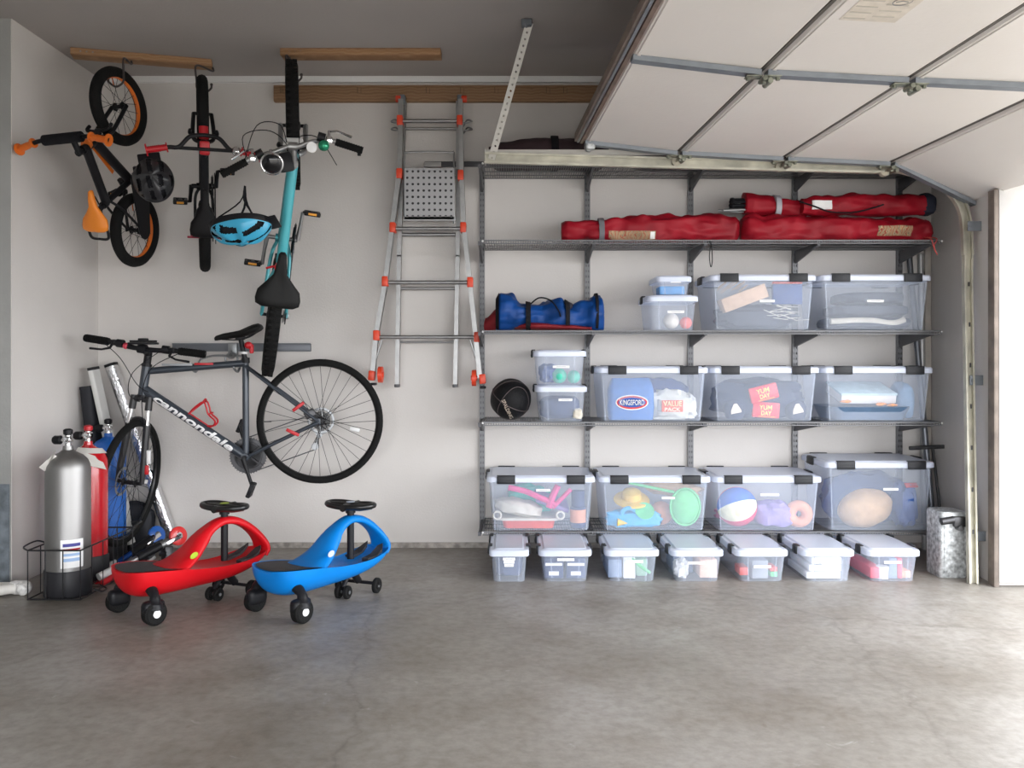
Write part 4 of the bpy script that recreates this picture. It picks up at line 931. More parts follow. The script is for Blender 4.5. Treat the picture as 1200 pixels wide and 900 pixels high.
    for s in (-1, 1):
        e = pth[0] if s < 0 else pth[-1]; g0 = V((e.x, e.y, e.z)); g1 = e+(pth[1]-pth[0] if s < 0 else pth[-2]-pth[-1]).normalized()*P.get('grip', .12)
        m = M(); m.tube([S(g0), S(g0.lerp(g1, .5)), S(g1)], kk*1.45, 14)
        for i in range(7 if r < .25 else 10): q = g0.lerp(g1, .08+.09*i); d = (g1-g0).normalized()*.0025; m.tube([S(q-d), S(q+d)], kk*1.6, 14)
        if r < .25: d = (g1-g0).normalized(); m.tube([S(g0), S(g0+d*.006)], .030, 18); m.tube([S(g1-d*.006), S(g1)], .024, 18)
        m.obj('grip', P['grip_m'], hbo)
        if P.get('levers'):
            inn = (g1-g0).normalized(); q = g1+inn*.03; m = M(); m.box((0, 0, 0), (.035, .03, .03), bev=.007, mtx=Matrix.Translation(S(q)) @ S4.to_3x3().to_4x4())
            fw = V((1, 0, 0)); dn = V((0, 0, -.25))
            m.tube([S(q+fw*.01), S(q+fw*.04+dn*.1), S(q-inn*.04+fw*.055+dn*.15), S(q-inn*.11+fw*.05+dn*.17)], [.008, .007, .0055, .0065], 8)
            m.obj('brake_lever', P.get('lever_m', BLK), hbo)
            if P.get('shifters', True): M().tube([S(q+inn*.02-V((0, .0, .0))), S(q+inn*.055)], .022, 14).obj('shifter', BLK, hbo)
    # stem
    m = M(); m.tube([S(HT+ax*.005), S(HT+ax*P['stem_up'])], tt[3]*.85, 14); m.tube([S(HT+ax*P['stem_up']*.8), S(bc)], tt[3]*.72, 12)
    m.tube([S(bc+V((0, -.022, 0))), S(bc+V((0, .022, 0)))], kk*1.8, 14); m.obj('stem', P['stem_m'], t)
    if P.get('pad'):
        q = P['pad']; m = M(); m.tube(smooth_path([S(bc+V((0, -q[0], q[1]))), S(bc+V((0, -q[0]*.9, q[1]))), S(bc+V((0, q[0]*.9, q[1]))), S(bc+V((0, q[0], q[1])))], 3), [.012]+[.026]*8+[.012], 14); m.obj('foam_pad', DKF, hbo)
    # seat
    sd = f3(P['SD']); pd = (ST-BB).normalized(); m = M()
    m.tube([ST, sd-V((0, 0, .03))], .0135, 12); m.tube([ST+pd*.0, ST+pd*.03], tt[2]*1.25, 14)
    m.box(sd-V((0, 0, .035)), (.05, .035, .02), bev=.004); m.obj('seat_post', P['post_m'], t)
    L, wd = P['saddle']; tilt = P.get('saddle_tilt', 0); SM = Matrix.Translation(sd) @ Matrix.Rotation(tilt, 4, 'Y')
    rings = []
    for u, k, h, dz in ((0, .10, .012, -.006), (.04, .17, .02, -.001), (.2, .22, .026, .0), (.4, .30, .028, -.004), (.55, .60, .030, -.006), (.7, .93, .034, .0), (.85, 1.0, .036, .006), (.95, .96, .030, .008), (1, .70, .018, .004)):
        x = L*.55-L*u; hwid = wd/2*k; rg = []
        for j in range(18):
            a = 2*PI*j/18; yy = hwid*math.copysign(abs(math.cos(a))**.8, math.cos(a)); zz = math.sin(a); zz = (zz*.45 if zz > 0 else zz*.9)*h; zz -= (yy/(wd/2))**2*.012
            if P.get('groove') and u > .3 and u < .95 and abs(yy) < hwid*.25 and zz > 0: zz -= .006
            rg.append(SM @ V((x, yy, zz+dz)))
        rings.append(rg)
    m = M(); m.loft(rings); so = m.obj('saddle', P['saddle_m'], t, ang=70)
    m = M()
    for s in (-1, 1): m.tube(smooth_path([SM @ V((L*.40, s*.008, -.02)), SM @ V((L*.1, s*.02, -.04)), SM @ V((-L*.15, s*.022, -.038)), SM @ V((-L*.35, s*.028, -.018))], 4), .0035, 6)
    if P.get('handle'): m.tube(smooth_path([SM @ V(q) for q in ((-L*.3, -wd*.36, -.02), (-L*.62, -wd*.34, -.03), (-L*.66, 0, -.03), (-L*.62, wd*.34, -.03), (-L*.3, wd*.36, -.02))], 5), .007, 8)
    m.obj('saddle_rail', BLK, so)
    if 'saddle_x' in P: P['saddle_x'](so, SM)
    # crankset on the right side (y negative), cranks
    cl, ca, cR = P['crank'], P['crank_a'], P['ring']; cs = -hw*.9-.004
    m = M(); A = axm(BB+V((0, cs, 0)), (0, 1, 0), (1, 0, 0))
    m.torus(cR, .004, A, 44, 6, .8); m.lathe([(cR*.72, -.0015), (cR, -.0015), (cR, .0015), (cR*.72, .0015), (cR*.72, -.0015)], A, 44)
    if P.get('rings', 1) > 1: m.torus(cR*.78, .004, A @ Matrix.Translation((0, 0, .008)), 40, 6, .8)
    for i in range(40 if cR > .06 else 26): a = 2*PI*i/(40 if cR > .06 else 26); m.box((0, 0, 0), (.007, .004, .003), mtx=A @ Matrix.Rotation(a, 4, 'Z') @ Matrix.Translation((cR+.005, 0, 0)))
    for i in range(5): a = 2*PI*i/5; m.tube([A @ V((0, 0, 0)), A @ V((cR*math.cos(a), cR*math.sin(a), 0))], .007, 6)
    cs0 = m.obj('chainring', P.get('ring_m', DST), t)
    for s in (-1, 1):
        a = ca+(PI if s > 0 else 0); d = V((math.cos(a), 0, math.sin(a))); y = s*(hw*.9+.022)
        m = M(); m.tube([BB+V((0, s*.03, 0)), BB+V((0, y, 0))], .012, 10); m.tube([BB+V((0, y, 0)), BB+V((0, y+s*.006, 0))+d*cl*.5, BB+V((0, y+s*.01, 0))+d*cl], [.014, .010, .010], 10)
        cko = m.obj('crank_arm', P.get('crank_m', BLK), t)
        pc_ = BB+V((0, y+s*.06, 0))+d*cl; m = M(); pw_ = .075 if r < .25 else .088
        m.tube([pc_-V((0, s*.05, 0)), pc_+V((0, s*.02, 0))], .007, 8)
        pa = P.get('pedal_a', 0); PMx = Matrix.Translation(pc_) @ Matrix.Rotation(pa, 4, 'Y')
        for sx in (-1, 1): m.box((sx*.03, 0, 0), (.018, pw_, .024), bev=.006, mtx=PMx)
        m.box((0, -pw_/2+.008, 0), (.06, .014, .022), bev=.005, mtx=PMx); m.box((0, pw_/2-.008, 0), (.06, .014, .022), bev=.005, mtx=PMx)
        m.box((0, 0, 0), (.05, .02, .02), bev=.005, mtx=PMx)
        m.m = 1
        if P.get('pedal_refl', True):
            for sx in (-1, 1): m.box((sx*.0395, 0, 0), (.003, pw_*.5, .012), bev=.001, mtx=PMx)
        m.obj('pedal', [BLK, mat('amber_reflector', (.85, .35, .02), .3)], cko)
    # chain
    m = M(); sr = P.get('sprocket', .032); c0 = BB+V((0, cs, 0)); c1 = R+V((0, cs, 0)); dr = (c0-c1).normalized(); nn = V((-dr.z, 0, dr.x))
    lp = [c1+nn*sr, c0+nn*cR]+[c0+dr*cR*math.sin(a)+nn*cR*math.cos(a) for a in (.5, 1.0, 1.57, 2.1, 2.6)]+[c0-nn*cR]
    if P.get('derailleur'):
        q = R+V((.012, cs, -.075)); q2 = R+V((.035, cs, -.145)); lp += [q2+V((.0, 0, -.018)), q2+V((-.02, 0, .0)), q+V((.015, 0, 0)), c1-V((.0, 0, sr))]+[c1-dr*sr]
    else: lp += [c1-nn*sr, c1-dr*sr]
    m.tube(lp, .0035, 6, closed=True, flat=.9)
    m.obj('chain', DST, t)
    m = M()
    for k in range(P.get('cogs', 1)):
        q = sr*(.60-.0+.11*k if P.get('cogs', 1) > 1 else 1); m.lathe([(.012, 0), (q, 0), (q, .0018), (.012, .0018)], axm(R+V((0, cs+.0045*k, 0)), (0, 1, 0)), 30)
    m.obj('sprocket', mat('cog_steel', (.10, .10, .10), .45, .7) if P.get('cogs', 1) > 1 else DST, t)
    if P.get('derailleur'):
        m = M(); q = R+V((.012, cs, -.075)); q2 = R+V((.035, cs, -.145))
        m.box(R+V((.0, cs-.01, -.035)), (.03, .02, .05), bev=.006); m.tube([q+V((0, -.006, 0)), q2+V((0, -.006, 0))], .009, 8)
        for p_ in (q, q2): m.lathe([(.003, -.004), (.020, -.004), (.020, .004), (.003, .004)], axm(p_, (0, 1, 0)), 18)
        m.obj('derailleur', STL, t)
    if P.get('chainguard'):
        m = M(); w = cR+.022
        out = [(c0+dr*w*math.cos(a)+nn*w*math.sin(a)) for a in [-PI/2+PI*i/10 for i in range(11)]]+[(c1-dr*w*.6*math.sin(a)+nn*w*.6*math.cos(a)) for a in [PI*i/8 for i in range(9)]]
        m.loft([[p+V((0, -.012, 0)) for p in out], [p+V((0, -.016, 0)) for p in out]]); m.obj('chain_guard', BLK, t)
    # brakes at fork crown for small bikes
    if P.get('caliper'):
        for cc, X in ((cr+rk*.03, S4),):
            m = M()
            for s in (-1, 1): m.tube(smooth_path([X @ (cc+V((0, 0, .0))), X @ (cc+V((.01, s*(wid+.012), 0))), X @ (cc+(Fh-cr).normalized()*.035+V((.01, s*(wid+.014), 0)))], 4), .009, 8)
            m.box(X @ cc, (.03, .03, .02), bev=.005); m.obj('front_brake', BLK, t)
    return t, S, S4

def cable(parent, pts, r=.0022, name='cable', mt=None):
    return M().tube(smooth_path(pts, 6), r, 6).obj(name, mt or DKF, parent)

# --- the large hybrid bike on the wall rack
def cf(px, py): return ((-1.05-((px-600)/214.0))*1.0, 1.11+(420-py)/214.0-.755)
dgr = mat('anthracite_frame', (.045, .055, .07), .4, .25, coat=.2)
P = dict(F=(1.015, -.322), BB=(.40, -.192), ST=(.402, .322), HT=(.925, .300), HB=(.945, .155), SD=(.43, .495), r=.345, tyre=.020, hub=.066, steer=82,
         tubes=(.019, .026, .018, .024, .010), frame_m=dgr, fork_m=mat('fork_black', (.02, .02, .022), .35), rim_m=mat('rim_black', (.02, .02, .02), .35), spokes=32, susp=True, disc=True,
         bar=(.99, .408), bar_w=.66, rise=.012, sweep=.03, bar_r=.0135, grip=.14, bar_m=BLK, grip_m=GRIP, levers=True, stem_up=.09, stem_m=BLK, post_m=BLK, saddle=(.26, .15), saddle_tilt=.24, saddle_m=mat('saddle_black', (.008, .008, .008), .55, spec=.2),
         crank=.17, crank_a=1.95-.0, ring=.095, rings=2, pedal_refl=False, sprocket=.05, cogs=5, derailleur=True, tyre_text=True, ta=.2, ssj=.97, reflectors=[2.9])
P['crank_a'] = 1.25
P['pedal_a'] = 1.2
MX = basis((-1.062, -.29, .762), (-1, -.11, 0), (0, 0, 1))
cb, S, S4 = bike('hybrid_bicycle', 'large anthracite bicycle hung level on the wall rack, front wheel turned outward', MX, P)
fr = [c_ for c_ in cb.children if c_.name.startswith('frame')][0]
a_ = V((.941, 0, .184)); b_ = V((.40, 0, -.192)); mid = a_.lerp(b_, .50)+V((0, .0255, .0)); dx = (b_-a_).normalized(); ny = V((0, 1, 0)); dy = ny.cross(dx)
TM = Matrix((dx, dy, ny)).transposed().to_4x4(); TM.translation = mid
def tubewrap(p):
    q = dx*p.x+dy*p.y; aa = p.y/.0268; base = a_.lerp(b_, .50)+dx*p.x
    return base+dy*(.0273*math.sin(aa))+ny*(.0273*math.cos(aa))
text('cannondale', 'lettering', mat('letter_white', (.80, .80, .80), .4), fr, TM, .50, .046, warp=tubewrap, bold=.035, shear=.18)
M().box((.62, .0185, .318), (.10, .003, .012), bev=.001).obj('decal', RED, fr)
M().box((.76, .0185, .314), (.16, .003, .012), bev=.001).obj('decal', mat('decal_grey', (.35, .36, .38), .4), fr)
for q in ((.11, .115), (.14, -.085)):
    M().box((q[0], .066, q[1]-.03 if q[1] > 0 else q[1]+.03), (.075, .008, .018), rot=(0, .65 if q[1] > 0 else -.45, 0), bev=.003).obj('decal', RED, fr)
# bottle cage
m = M(); cg = a_.lerp(b_, .55)+V((0, 0, .03))
pp = lambda u, v, y=0: cg+dx*u+dy*v+V((0, y, 0))
for y in (-.035, .035):
    m.tube(smooth_path([pp(-.07, .0, y*.3), pp(-.06, .05, y), pp(-.04, .10, y), pp(-.01, .085, y), pp(.02, .06, y), pp(.07, .05, y), pp(.075, .02, y*.6), pp(.05, .0, y*.3)], 4), .005, 6)
m.tube(smooth_path([pp(-.04, .10, .035), pp(-.045, .115, 0), pp(-.04, .10, -.035)], 4), .005, 6); m.tube([pp(-.07, 0, 0), pp(.07, 0, 0)], .006, 6)
m.tube(smooth_path([pp(.02, .06, .035), pp(.03, .075, 0), pp(.02, .06, -.035)], 4), .005, 6)
m.obj('bottle_cage', RED, cb)
cable(cb, [S((1.0, .2, .41)), S((1.08, .1, .33)), S((1.06, .05, .18)), S((1.0, .05, -.05)), S((.98, .06, -.26))]); cable(cb, [S((1.0, -.2, .41)), S((1.10, -.06, .36)), S((1.02, 0, .22)), V((.90, .02, .16)), V((.80, .03, .1))]); cable(cb, [S((1.0, .1, .41)), S((1.12, .02, .3)), S((1.05, -.02, .16)), V((.92, -.01, .12))])
M().tube([V((.41, 0, .372)), V((.41, 0, .385))], .019, 14).obj('post_collar', WPL, cb)
m = M(); m.ball((.385, .012, .42), (.022, .018, .02), 12, 8); m.box((.37, .0, .40), (.02, .03, .05), bev=.006); m.obj('rear_light', RED, cb)
m = M(); q = S((.985, 0, .437)); m.box(q, (.15, .05, .012), bev=.004); m.tube([q+V((-.07, 0, .012)), q+V((.07, 0, .012))], .005, 6); m.box(q+V((.0, 0, .02)), (.05, .03, .016), bev=.005); m.obj('phone_mount', BLK, cb)
M().ball(S((.99, -.09, .412)), .018, 14, 8).obj('bell', mat('bell_red', (.55, .05, .08), .4), cb)

# wall rack
rk_ = thing('bike_rack', 'grey wall rail with a hooked bracket carrying the large anthracite bicycle', 'bike rack', (-1.4, -.02, 1.17))
ro = (-1.4, -.02, 1.17)
RG = mat('rack_grey', (.17, .18, .20), .5, .5)
a = at(202, 407, -.02); b = at(364, 406, -.02)
m = M(ro); m.box2((a.x, -.022, a.z-.024), (b.x, -.002, a.z+.022), .002); m.box2((a.x, -.026, a.z+.016), (b.x, -.020, a.z+.024)); m.box2((a.x, -.026, a.z-.024), (b.x, -.020, a.z-.016)); m.obj('rail', RG, rk_)
hx = at(273, 0, -.05).x
m = M(ro); m.box2((hx-.03, -.05, 1.13), (hx+.022, -.018, 1.20), .004); m.tube(smooth_path([(hx-.01, -.05, 1.15), (hx-.012, -.09, 1.12), (hx+.02, -.12, 1.115), (hx+.045, -.15, 1.13)], 4), .008, 8); m.torus(.035, .006, axm((hx-.005, -.06, 1.105), (0, 1, 0)), 24, 8); m.obj('bracket', STL, rk_)
for xx in (at(229, 0, -.33).x, at(279, 0, -.30).x):
    yb = -.33 if xx < hx else -.31
    m = M(ro); zt_ = 1.072
    m.tube(smooth_path([(hx, -.05, 1.125), (hx+(xx-hx)*.6, -.16, 1.125), (xx+.02, yb+.10, 1.115), (xx+.01, yb+.045, 1.10), (xx, yb+.036, 1.055), (xx-.0, yb, 1.036), (xx-.008, yb-.034, 1.055), (xx-.012, yb-.036, 1.085)], 5), .0065, 8); m.obj('hook', STL, rk_)

# --- turquoise bike, hung by the front wheel
TQ = mat('turquoise_paint', (.07, .42, .48), .35, .1, coat=.3)
P = dict(F=(1.02, 0), BB=(.42, -.05), ST=(.27, .36), HT=(.80, .50), HB=(.835, .37), SD=(.215, .545), r=.335, tyre=.033, hub=.065, steer=8, knobs=True,
         tubes=(.026, .026, .020, .026, .010), frame_m=TQ, fork_m=mat('fork_silver', (.35, .36, .37), .4, .6), rim_m=mat('rim_dark', (.05, .05, .05), .4), spokes=28,
         bar=(.86, .61), bar_w=.64, rise=.03, sweep=.06, bar_pts=[(-.01, -.32, .03), (.03, -.18, .03), (.025, -.09, .01), (.0, -.02, 0), (-.0, .02, 0), (-.03, .09, .01), (-.06, .18, .03), (-.14, .32, .03)], grip=.13, bar_m=ALU, grip_m=GRIP, levers=True, stem_up=.085, stem_m=ALU, post_m=STL, saddle=(.27, .215), saddle_tilt=-.05, saddle_m=mat('saddle_black', (.008, .008, .008), .55, spec=.2), groove=True,
         crank=.16, crank_a=.25, ring=.085, rings=2, sprocket=.04, cogs=4, derailleur=True, crank_m=ALU, ssj=.9, caliper=True, lever_m=CHR)
P['pedal_a'] = 1.45
Rq = V((-1.30, -.36, 1.345)); Ft = V((-1.155, -.475, 2.335))
MX = basis(Rq, Ft-Rq, (.30, -1, 0))
tb_, S, S4 = bike('mountain_bicycle', 'turquoise bicycle hanging by its front wheel, saddle facing out', MX, P)
m = M(); q = S((.775, .095, .665)); m.lathe([(.001, -.05), (.03, -.045), (.047, -.012), (.05, .0)], axm(q, (-.3, .1, 1)), 26); m.torus(.049, .005, axm(q, (-.3, .1, 1)), 30, 8); m.m = 1; m.lathe([(.047, -.002), (.035, .006), (.001, .010)], axm(q, (-.3, .1, 1)), 26)
m.m = 0; m.tube([q, S((.84, .10, .63))], .007, 8); m.obj('headlight', [CHR, mat('lens_black', (.01, .01, .012), .05)], tb_)
M().box(S((.785, .035, .645)), (.09, .07, .03), rot=(0, .1, .35), bev=.012).obj('basket_mount', BLK, tb_)
M().ball(S((.865, -.140, .665)), .026, 20, 12).obj('bell', mat('bell_green', (.03, .30, .16), .15, .5), tb_)
m = M(); m.lathe([(.001, 0), (.024, 0), (.024, .02), (.001, .022)], axm(S((.855, -.085, .655)), (0, 0, 1)), 20); m.obj('reflector', WPL, tb_)
m = M(); m.tube([(.285, 0, .375), (.275, 0, .40)], .030, 20); m.tube([(.285, .03, .39), (.27, .07, .40)], .006, 6); m.obj('seat_clamp', RED, tb_)
cable(tb_, [S((.78, .22, .62)), S((.95, .16, .60)), S((.97, .06, .50)), S((.9, .03, .35))]); cable(tb_, [S((.78, .20, .62)), S((.90, .22, .62)), S((.93, .1, .58)), S((.86, .02, .45)), V((.70, .0, .44))])
cable(tb_, [S((.78, -.2, .62)), S((.90, -.12, .62)), S((.92, -.04, .5)), S((.9, -.03, .35))])
m = M(); m.box(S((.90, 0, .33)), (.05, .10, .04), rot=(0, .2, .14), bev=.012); m.obj('fork_crown', mat('fork_white', (.6, .6, .6), .4), tb_)

# --- small bikes
def kid(name, label, MX, col, **kw):
    P = dict(F=(.655, 0), BB=(.27, -.005), ST=(.19, .22), HT=(.475, .34), HB=(.51, .225), SD=(.155, .335), r=.203, tyre=.029, hub=.045, steer=0,
             tubes=(.022, .025, .016, .020, .008), pedal_a=1.45, frame_m=BLK, fork_m=BLK, rim_m=BLK, spokes=20, bar=(.44, .40), bar_w=.53, rise=.07, sweep=.04, grip=.10, bar_m=BLK, grip_m=col, bar_r=.0105,
             stem_up=.05, stem_m=BLK, post_m=BLK, saddle=(.25, .155), saddle_m=DKF, crank=.10, crank_a=0, ring=.055, sprocket=.03, chainguard=True, caliper=True)
    P.update(kw); return bike(name, label, MX, P)
Rq = V((-1.715, -.255, 1.795)); Ft = V((-1.662, -.435, 2.425))
MX = basis(Rq, Ft-Rq, (.37, -1, 0))
rb, S, S4 = kid('kids_bicycle', 'small black bicycle with red grips hanging by its front wheel', MX, RED, bar_pts=[(-.02, -.27, .03), (.0, -.17, .03), (.005, -.12, .035), (.055, -.07, .02), (.065, -.02, .0), (.065, .02, .0), (.055, .07, .02), (.005, .12, .035), (.0, .17, .03), (-.02, .27, .03)],
                    crossbar=(.13, .03), bar=(.50, .42), crank_a=.45, saddle_m=mat('saddle_black2', (.009, .008, .009), .6, spec=.2))
M().box(S((.505, 0, .435)), (.07, .05, .03), bev=.01).obj('stem_clamp', RED, rb)
M().tube([S((.54, 0, .26)), S((.60, 0, .245))], .024, 14).obj('number_collar', RED, rb)
M().ball(S((.50, -.15, .465)), .024, 16, 10).obj('bell', CHR, rb)
m = M(); m.tube([(.16, .02, .30), (.0, .07, .04)], .005); m.tube([(.16, -.02, .30), (.0, -.07, .04)], .005); m.tube([(-.01, -.09, .0), (-.01, .09, 0)], .006); m.obj('training_wheel_bracket', mat('bracket_red', (.35, .02, .05), .5), rb)
OR_S = mat('saddle_orange', (.85, .25, .02), .5)
Rq = V((-2.070, -.325, 1.815)); Ft = V((-2.045, -.555, 2.425))
MX = basis(Rq, Ft-Rq, (-.17, -1, 0))
ob, S, S4 = kid('kids_bicycle', 'small bicycle with orange rims and saddle hanging by its front wheel near the left wall', MX, ORG, steer=9, rim_m=ORG, saddle_m=OR_S, bar=(.54, .40), bar_w=.52, crossbar=(.15, .06), pad=(.10, .062), crank_a=.6, handle=True, saddle=(.21, .145),
                    bar_pts=[(-.03, -.26, .07), (-.01, -.18, .07), (0, -.12, .06), (0, -.03, 0), (0, .03, 0), (0, .12, .06), (-.01, .18, .07), (-.03, .26, .07)])
M().tube([S((.50, 0, .30)), S((.49, 0, .32))], .026, 14).obj('collar', ORG, ob)
m = M(); m.box(V((.40, .021, .17)), (.20, .003, .022), rot=(0, -.75, 0), bev=.001); m.obj('decal', ORG, ob)

# hooks
def hook(label, top, over, side):
    """ceiling hook: thread at top, bending under the rim of a hanging tyre"""
    top, over = V(top), V(over); s = V((side*.04, 0, 0)); m = M(top)
    m.tube(smooth_path([top, top+V((0, 0, -.02)), over+s+V((0, 0, .06)), over+s+V((0, 0, -.02)), over+s*.9+V((0, 0, -.065)), over+V((0, 0, -.088)), over-s*.9+V((0, 0, -.065)), over-s+V((0, 0, -.045))], 5), .0055, 8)
    m.ball(over-s+V((0, 0, -.043)), .008, 10, 6)
    o = m.obj('ceiling_hook', mat('vinyl_hook', (.04, .03, .03), .5)); o['label'] = label; o['category'] = 'hook'; return o
hook('hook in the straight ceiling board holding the turquoise bike', (-1.19, -.45, ZC-.038), (-1.155, -.50, 2.655), -1)
hook('hook in the angled ceiling board holding the small bike with red grips', (-1.66, -.285, ZC-.038), (-1.645, -.46, 2.615), -1)
hook('hook in the angled ceiling board holding the small bike with orange rims', (-2.06, -.40, ZC-.038), (-2.065, -.57, 2.615), 1)

# helmets
def helmet(label, c_, r, up, fwd, mts, hang, vents, gap=0.):
    t = thing('bike_helmet', label, 'helmet', mtx=basis(c_, fwd, up)); m = M(); nA, nB = 110, 34
    def pt(i, j, k):
        a = 2*PI*j/nA; th = (PI*.5)*i/nB; q = V((math.sin(th)*math.cos(a)*r[0], math.sin(th)*math.sin(a)*r[1], math.cos(th)*r[2]))
        if math.cos(a) < 0: q.x *= 1.08
        return q*k*(1+.05*math.sin(6*a)*math.sin(th*2))
    for layer, k in ((0, 1.0),):
        vs = [pt(i, j, k) for i in range(nB+1) for j in range(nA)]
        vi = [pt(i, j, k*.86) for i in range(nB+1) for j in range(nA)]; K = len(vs)
        for i in range(nB):
            for j in range(nA):
                a = 2*PI*j/nA; y = math.sin(math.pi*.5*i/nB)*math.sin(a)
                xx = math.sin(PI*.5*i/nB)*math.cos(a); hole = math.sin(y*2*PI*1.9+PI*.5*(1 if xx > .1 else -.2)) > .25 and i < nB-7 and abs(xx-.08) > .07 and abs(xx+.55) > .06
                q = (i*nA+j, (i+1)*nA+j, (i+1)*nA+(j+1) % nA, i*nA+(j+1) % nA)
                if hole: m.m = 2; m.add([vi[x]*1.04 for x in q], [(0, 1, 2, 3)])
                else: m.m = 0 if i < nB-6 else 1; m.add([vs[x] for x in q], [(0, 1, 2, 3)]); m.m = 2; m.add([vi[x] for x in q], [(3, 2, 1, 0)])
                if i == nB-1: m.m = 1; m.add([vs[q[1]], vs[q[2]], vi[q[2]], vi[q[1]]], [(0, 1, 2, 3)])
    m.obj('shell', mts, t)
    M().box((r[0]*1.02, 0, r[2]*.12), (.05, r[1]*1.1, .012), rot=(0, .15, 0), bev=.005).obj('visor', mts[1], t)
    inv = t.matrix_world.inverted(); h = inv @ V(hang)
    for s in (-1, 1):
        m = M(); m.tube(smooth_path([V((r[0]*.5, s*r[1]*.8, 0)), V((r[0]*.15, s*r[1]*.55, 0)).lerp(h, .55), h], 4), .006, 6, flat=.4)
        m.tube(smooth_path([V((-r[0]*.6, s*r[1]*.8, 0)), V((-r[0]*.1, s*r[1]*.6, 0)).lerp(h, .5), h], 4), .006, 6, flat=.4); m.obj('strap', DKF, t)
    return t
helmet('black bicycle helmet hanging by its strap from the red-gripped handlebar', at(180, 211, -.83), (.105, .095, .095), (.25, -1, .25), (-.2, 0, 1), [mat('helmet_black', (.025, .025, .028), .35), BLK, DKF], at(176, 180, -.80), 6)
CYH = mat('helmet_cyan', (.05, .38, .60), .3)
helmet('bright blue and black bicycle helmet hanging upside down from the turquoise bike handlebar', at(284, 262, -.98), (.145, .10, .105), (.08, -.35, -1), (1, 0, .12), [CYH, BLK, DKF], at(287, 218, -.98), 6)

# ------------------------------------------------------------------ ladder
ld = thing('folding_ladder', 'silver folding ladder with orange-red joints hung flat on the back wall', 'ladder', (-.48, -.12, 1.8)); lo = (-.48, -.12, 1.8)
LA = lambda px, py, y=-.13: at(px, py, y)
LR = mat('ladder_red', (.72, .06, .02), .4)
def rail(name, pts, w, d, y, mt=ALU):
    m = M(lo)
    for (a, b) in zip(pts, pts[1:]):
        A_, B_ = LA(*a, y), LA(*b, y); t = (B_-A_).normalized(); s = V((t.z, 0, -t.x))*w/2; e = V((0, d/2, 0))
        m.loft([[q-s-e, q+s-e, q+s-e*.5, q+s*.8-e*.5, q+s*.8+e*.5, q+s+e*.5, q+s+e, q-s+e] for q in (A_-t*.004, B_+t*.004)])
    return m.obj(name, mt, ld)
rail('outer_rail', [(470, 118), (469, 200), (460.5, 262), (452, 330), (441, 394), (437, 440)], .026, .05, -.15)
rail('outer_rail', [(539.5, 118), (541, 205), (543.5, 265), (551, 332), (557.5, 394), (562.5, 442)], .026, .05, -.15)
rail('inner_rail', [(474, 120), (471, 200), (468, 300), (465.5, 452)], .024, .04, -.075)
rail('inner_rail', [(537, 120), (537, 200), (536.5, 300), (533.5, 453)], .024, .04, -.075)
for (a, b, y, r_) in (((469, 142), (541, 142), -.15, .014), ((470, 151), (540, 151), -.075, .010), ((462, 268), (544, 268), -.15, .014), ((468, 275), (537, 275), -.075, .014), ((452, 331), (552, 331), -.15, .014), ((467, 338), (536, 338), -.075, .012), ((441, 395), (561, 395), -.15, .013), ((466, 401), (535, 401), -.075, .008), ((472, 208), (538, 208), -.075, .012)):
    M(lo).tube([LA(*a, y), LA(*b, y)], r_, 12, flat=.8).obj('rung', ALU, ld)
for a in ((469, 142), (539, 142), (468.5, 204), (540, 206), (460.5, 267), (543, 267), (451.5, 330), (551, 331), (441.5, 393), (559, 395)):
    M(lo).box(LA(*a, -.15), (.034, .062, .058), bev=.006).obj('joint_collar', LR, ld)
for (px, py, s) in ((464, 116, -1), (547, 116, 1)):
    m = M(lo); m.tube([LA(px, py, -.13), LA(px-s*6, py, -.13)], .020, 16); m.obj('hinge_knob', LR, ld)
    m = M(lo); m.box(LA(px-s*8, py+1, -.12), (.03, .05, .05), bev=.006); m.box(LA(px-s*8, py+9, -.12), (.012, .03, .07), bev=.003); m.obj('hinge', GALV, ld)
for (a, s) in (((436, 440), 1), ((565.5, 444), -1)):
    M(lo).box(LA(*a, -.15), (.036, .06, .055), rot=(0, s*.1, 0), bev=.005).obj('foot', LR if True else BLK, ld)
    m = M(lo); q = LA(a[0]+s*10, a[1]-1, -.16); m.tube([q+V((-.012, 0, 0)), q+V((.012, 0, 0))], .046, 24); m.tube([q+V((-.018, 0, 0)), q+V((.018, 0, 0))], .015, 12); m.obj('wheel', LR, ld)
    m = M(lo); m.box(LA(a[0]+(1.5 if s > 0 else .5), a[1]+10, -.15), (.034, .058, .014), bev=.003); m.obj('rubber_tip', BLK, ld)
for x in (465.5, 533.5): M(lo).box(LA(x, 452, -.075), (.03, .045, .018), bev=.003).obj('rubber_tip', DST, ld)
for a, b in (((448, 398), (441, 420)), ((551, 398), (558, 420))): M(lo).tube([LA(*a, -.15), LA(*b, -.15)], .006, 6).obj('brace', ALU, ld)
m = M(lo); o_ = LA(474, 257, -.19); w_ = (LA(532, 257, -.19)-o_).length/9; h_ = (LA(474, 197, -.19)-o_).length/8
m.m = 1; m.box2(o_+V((.004, .012, .004)), LA(531, 199, -.19)+V((0, .016, 0))); m.m = 0
m.perf(o_, (1, 0, 0), (0, 0, 1), 9, 8, w_, h_, .0075, .0075, .004); m.box2(o_+V((-.004, 0, -.008)), LA(533, 255, -.19)+V((.004, .02, .006))); 
m.obj('platform', [mat('platform_grey', (.40, .40, .41), .5, .4), DST], ld)
m = M(lo); m.tube(smooth_path([LA(474, 260, -.18), LA(474, 185, -.18), LA(477, 179, -.18), LA(500, 178, -.18), LA(528, 179, -.18), LA(532, 185, -.18), LA(532, 262, -.18)], 4), .006, 8); m.tube([LA(474, 199, -.18), LA(532, 199, -.18)], .006, 8); m.obj('platform_frame', ALU, ld)
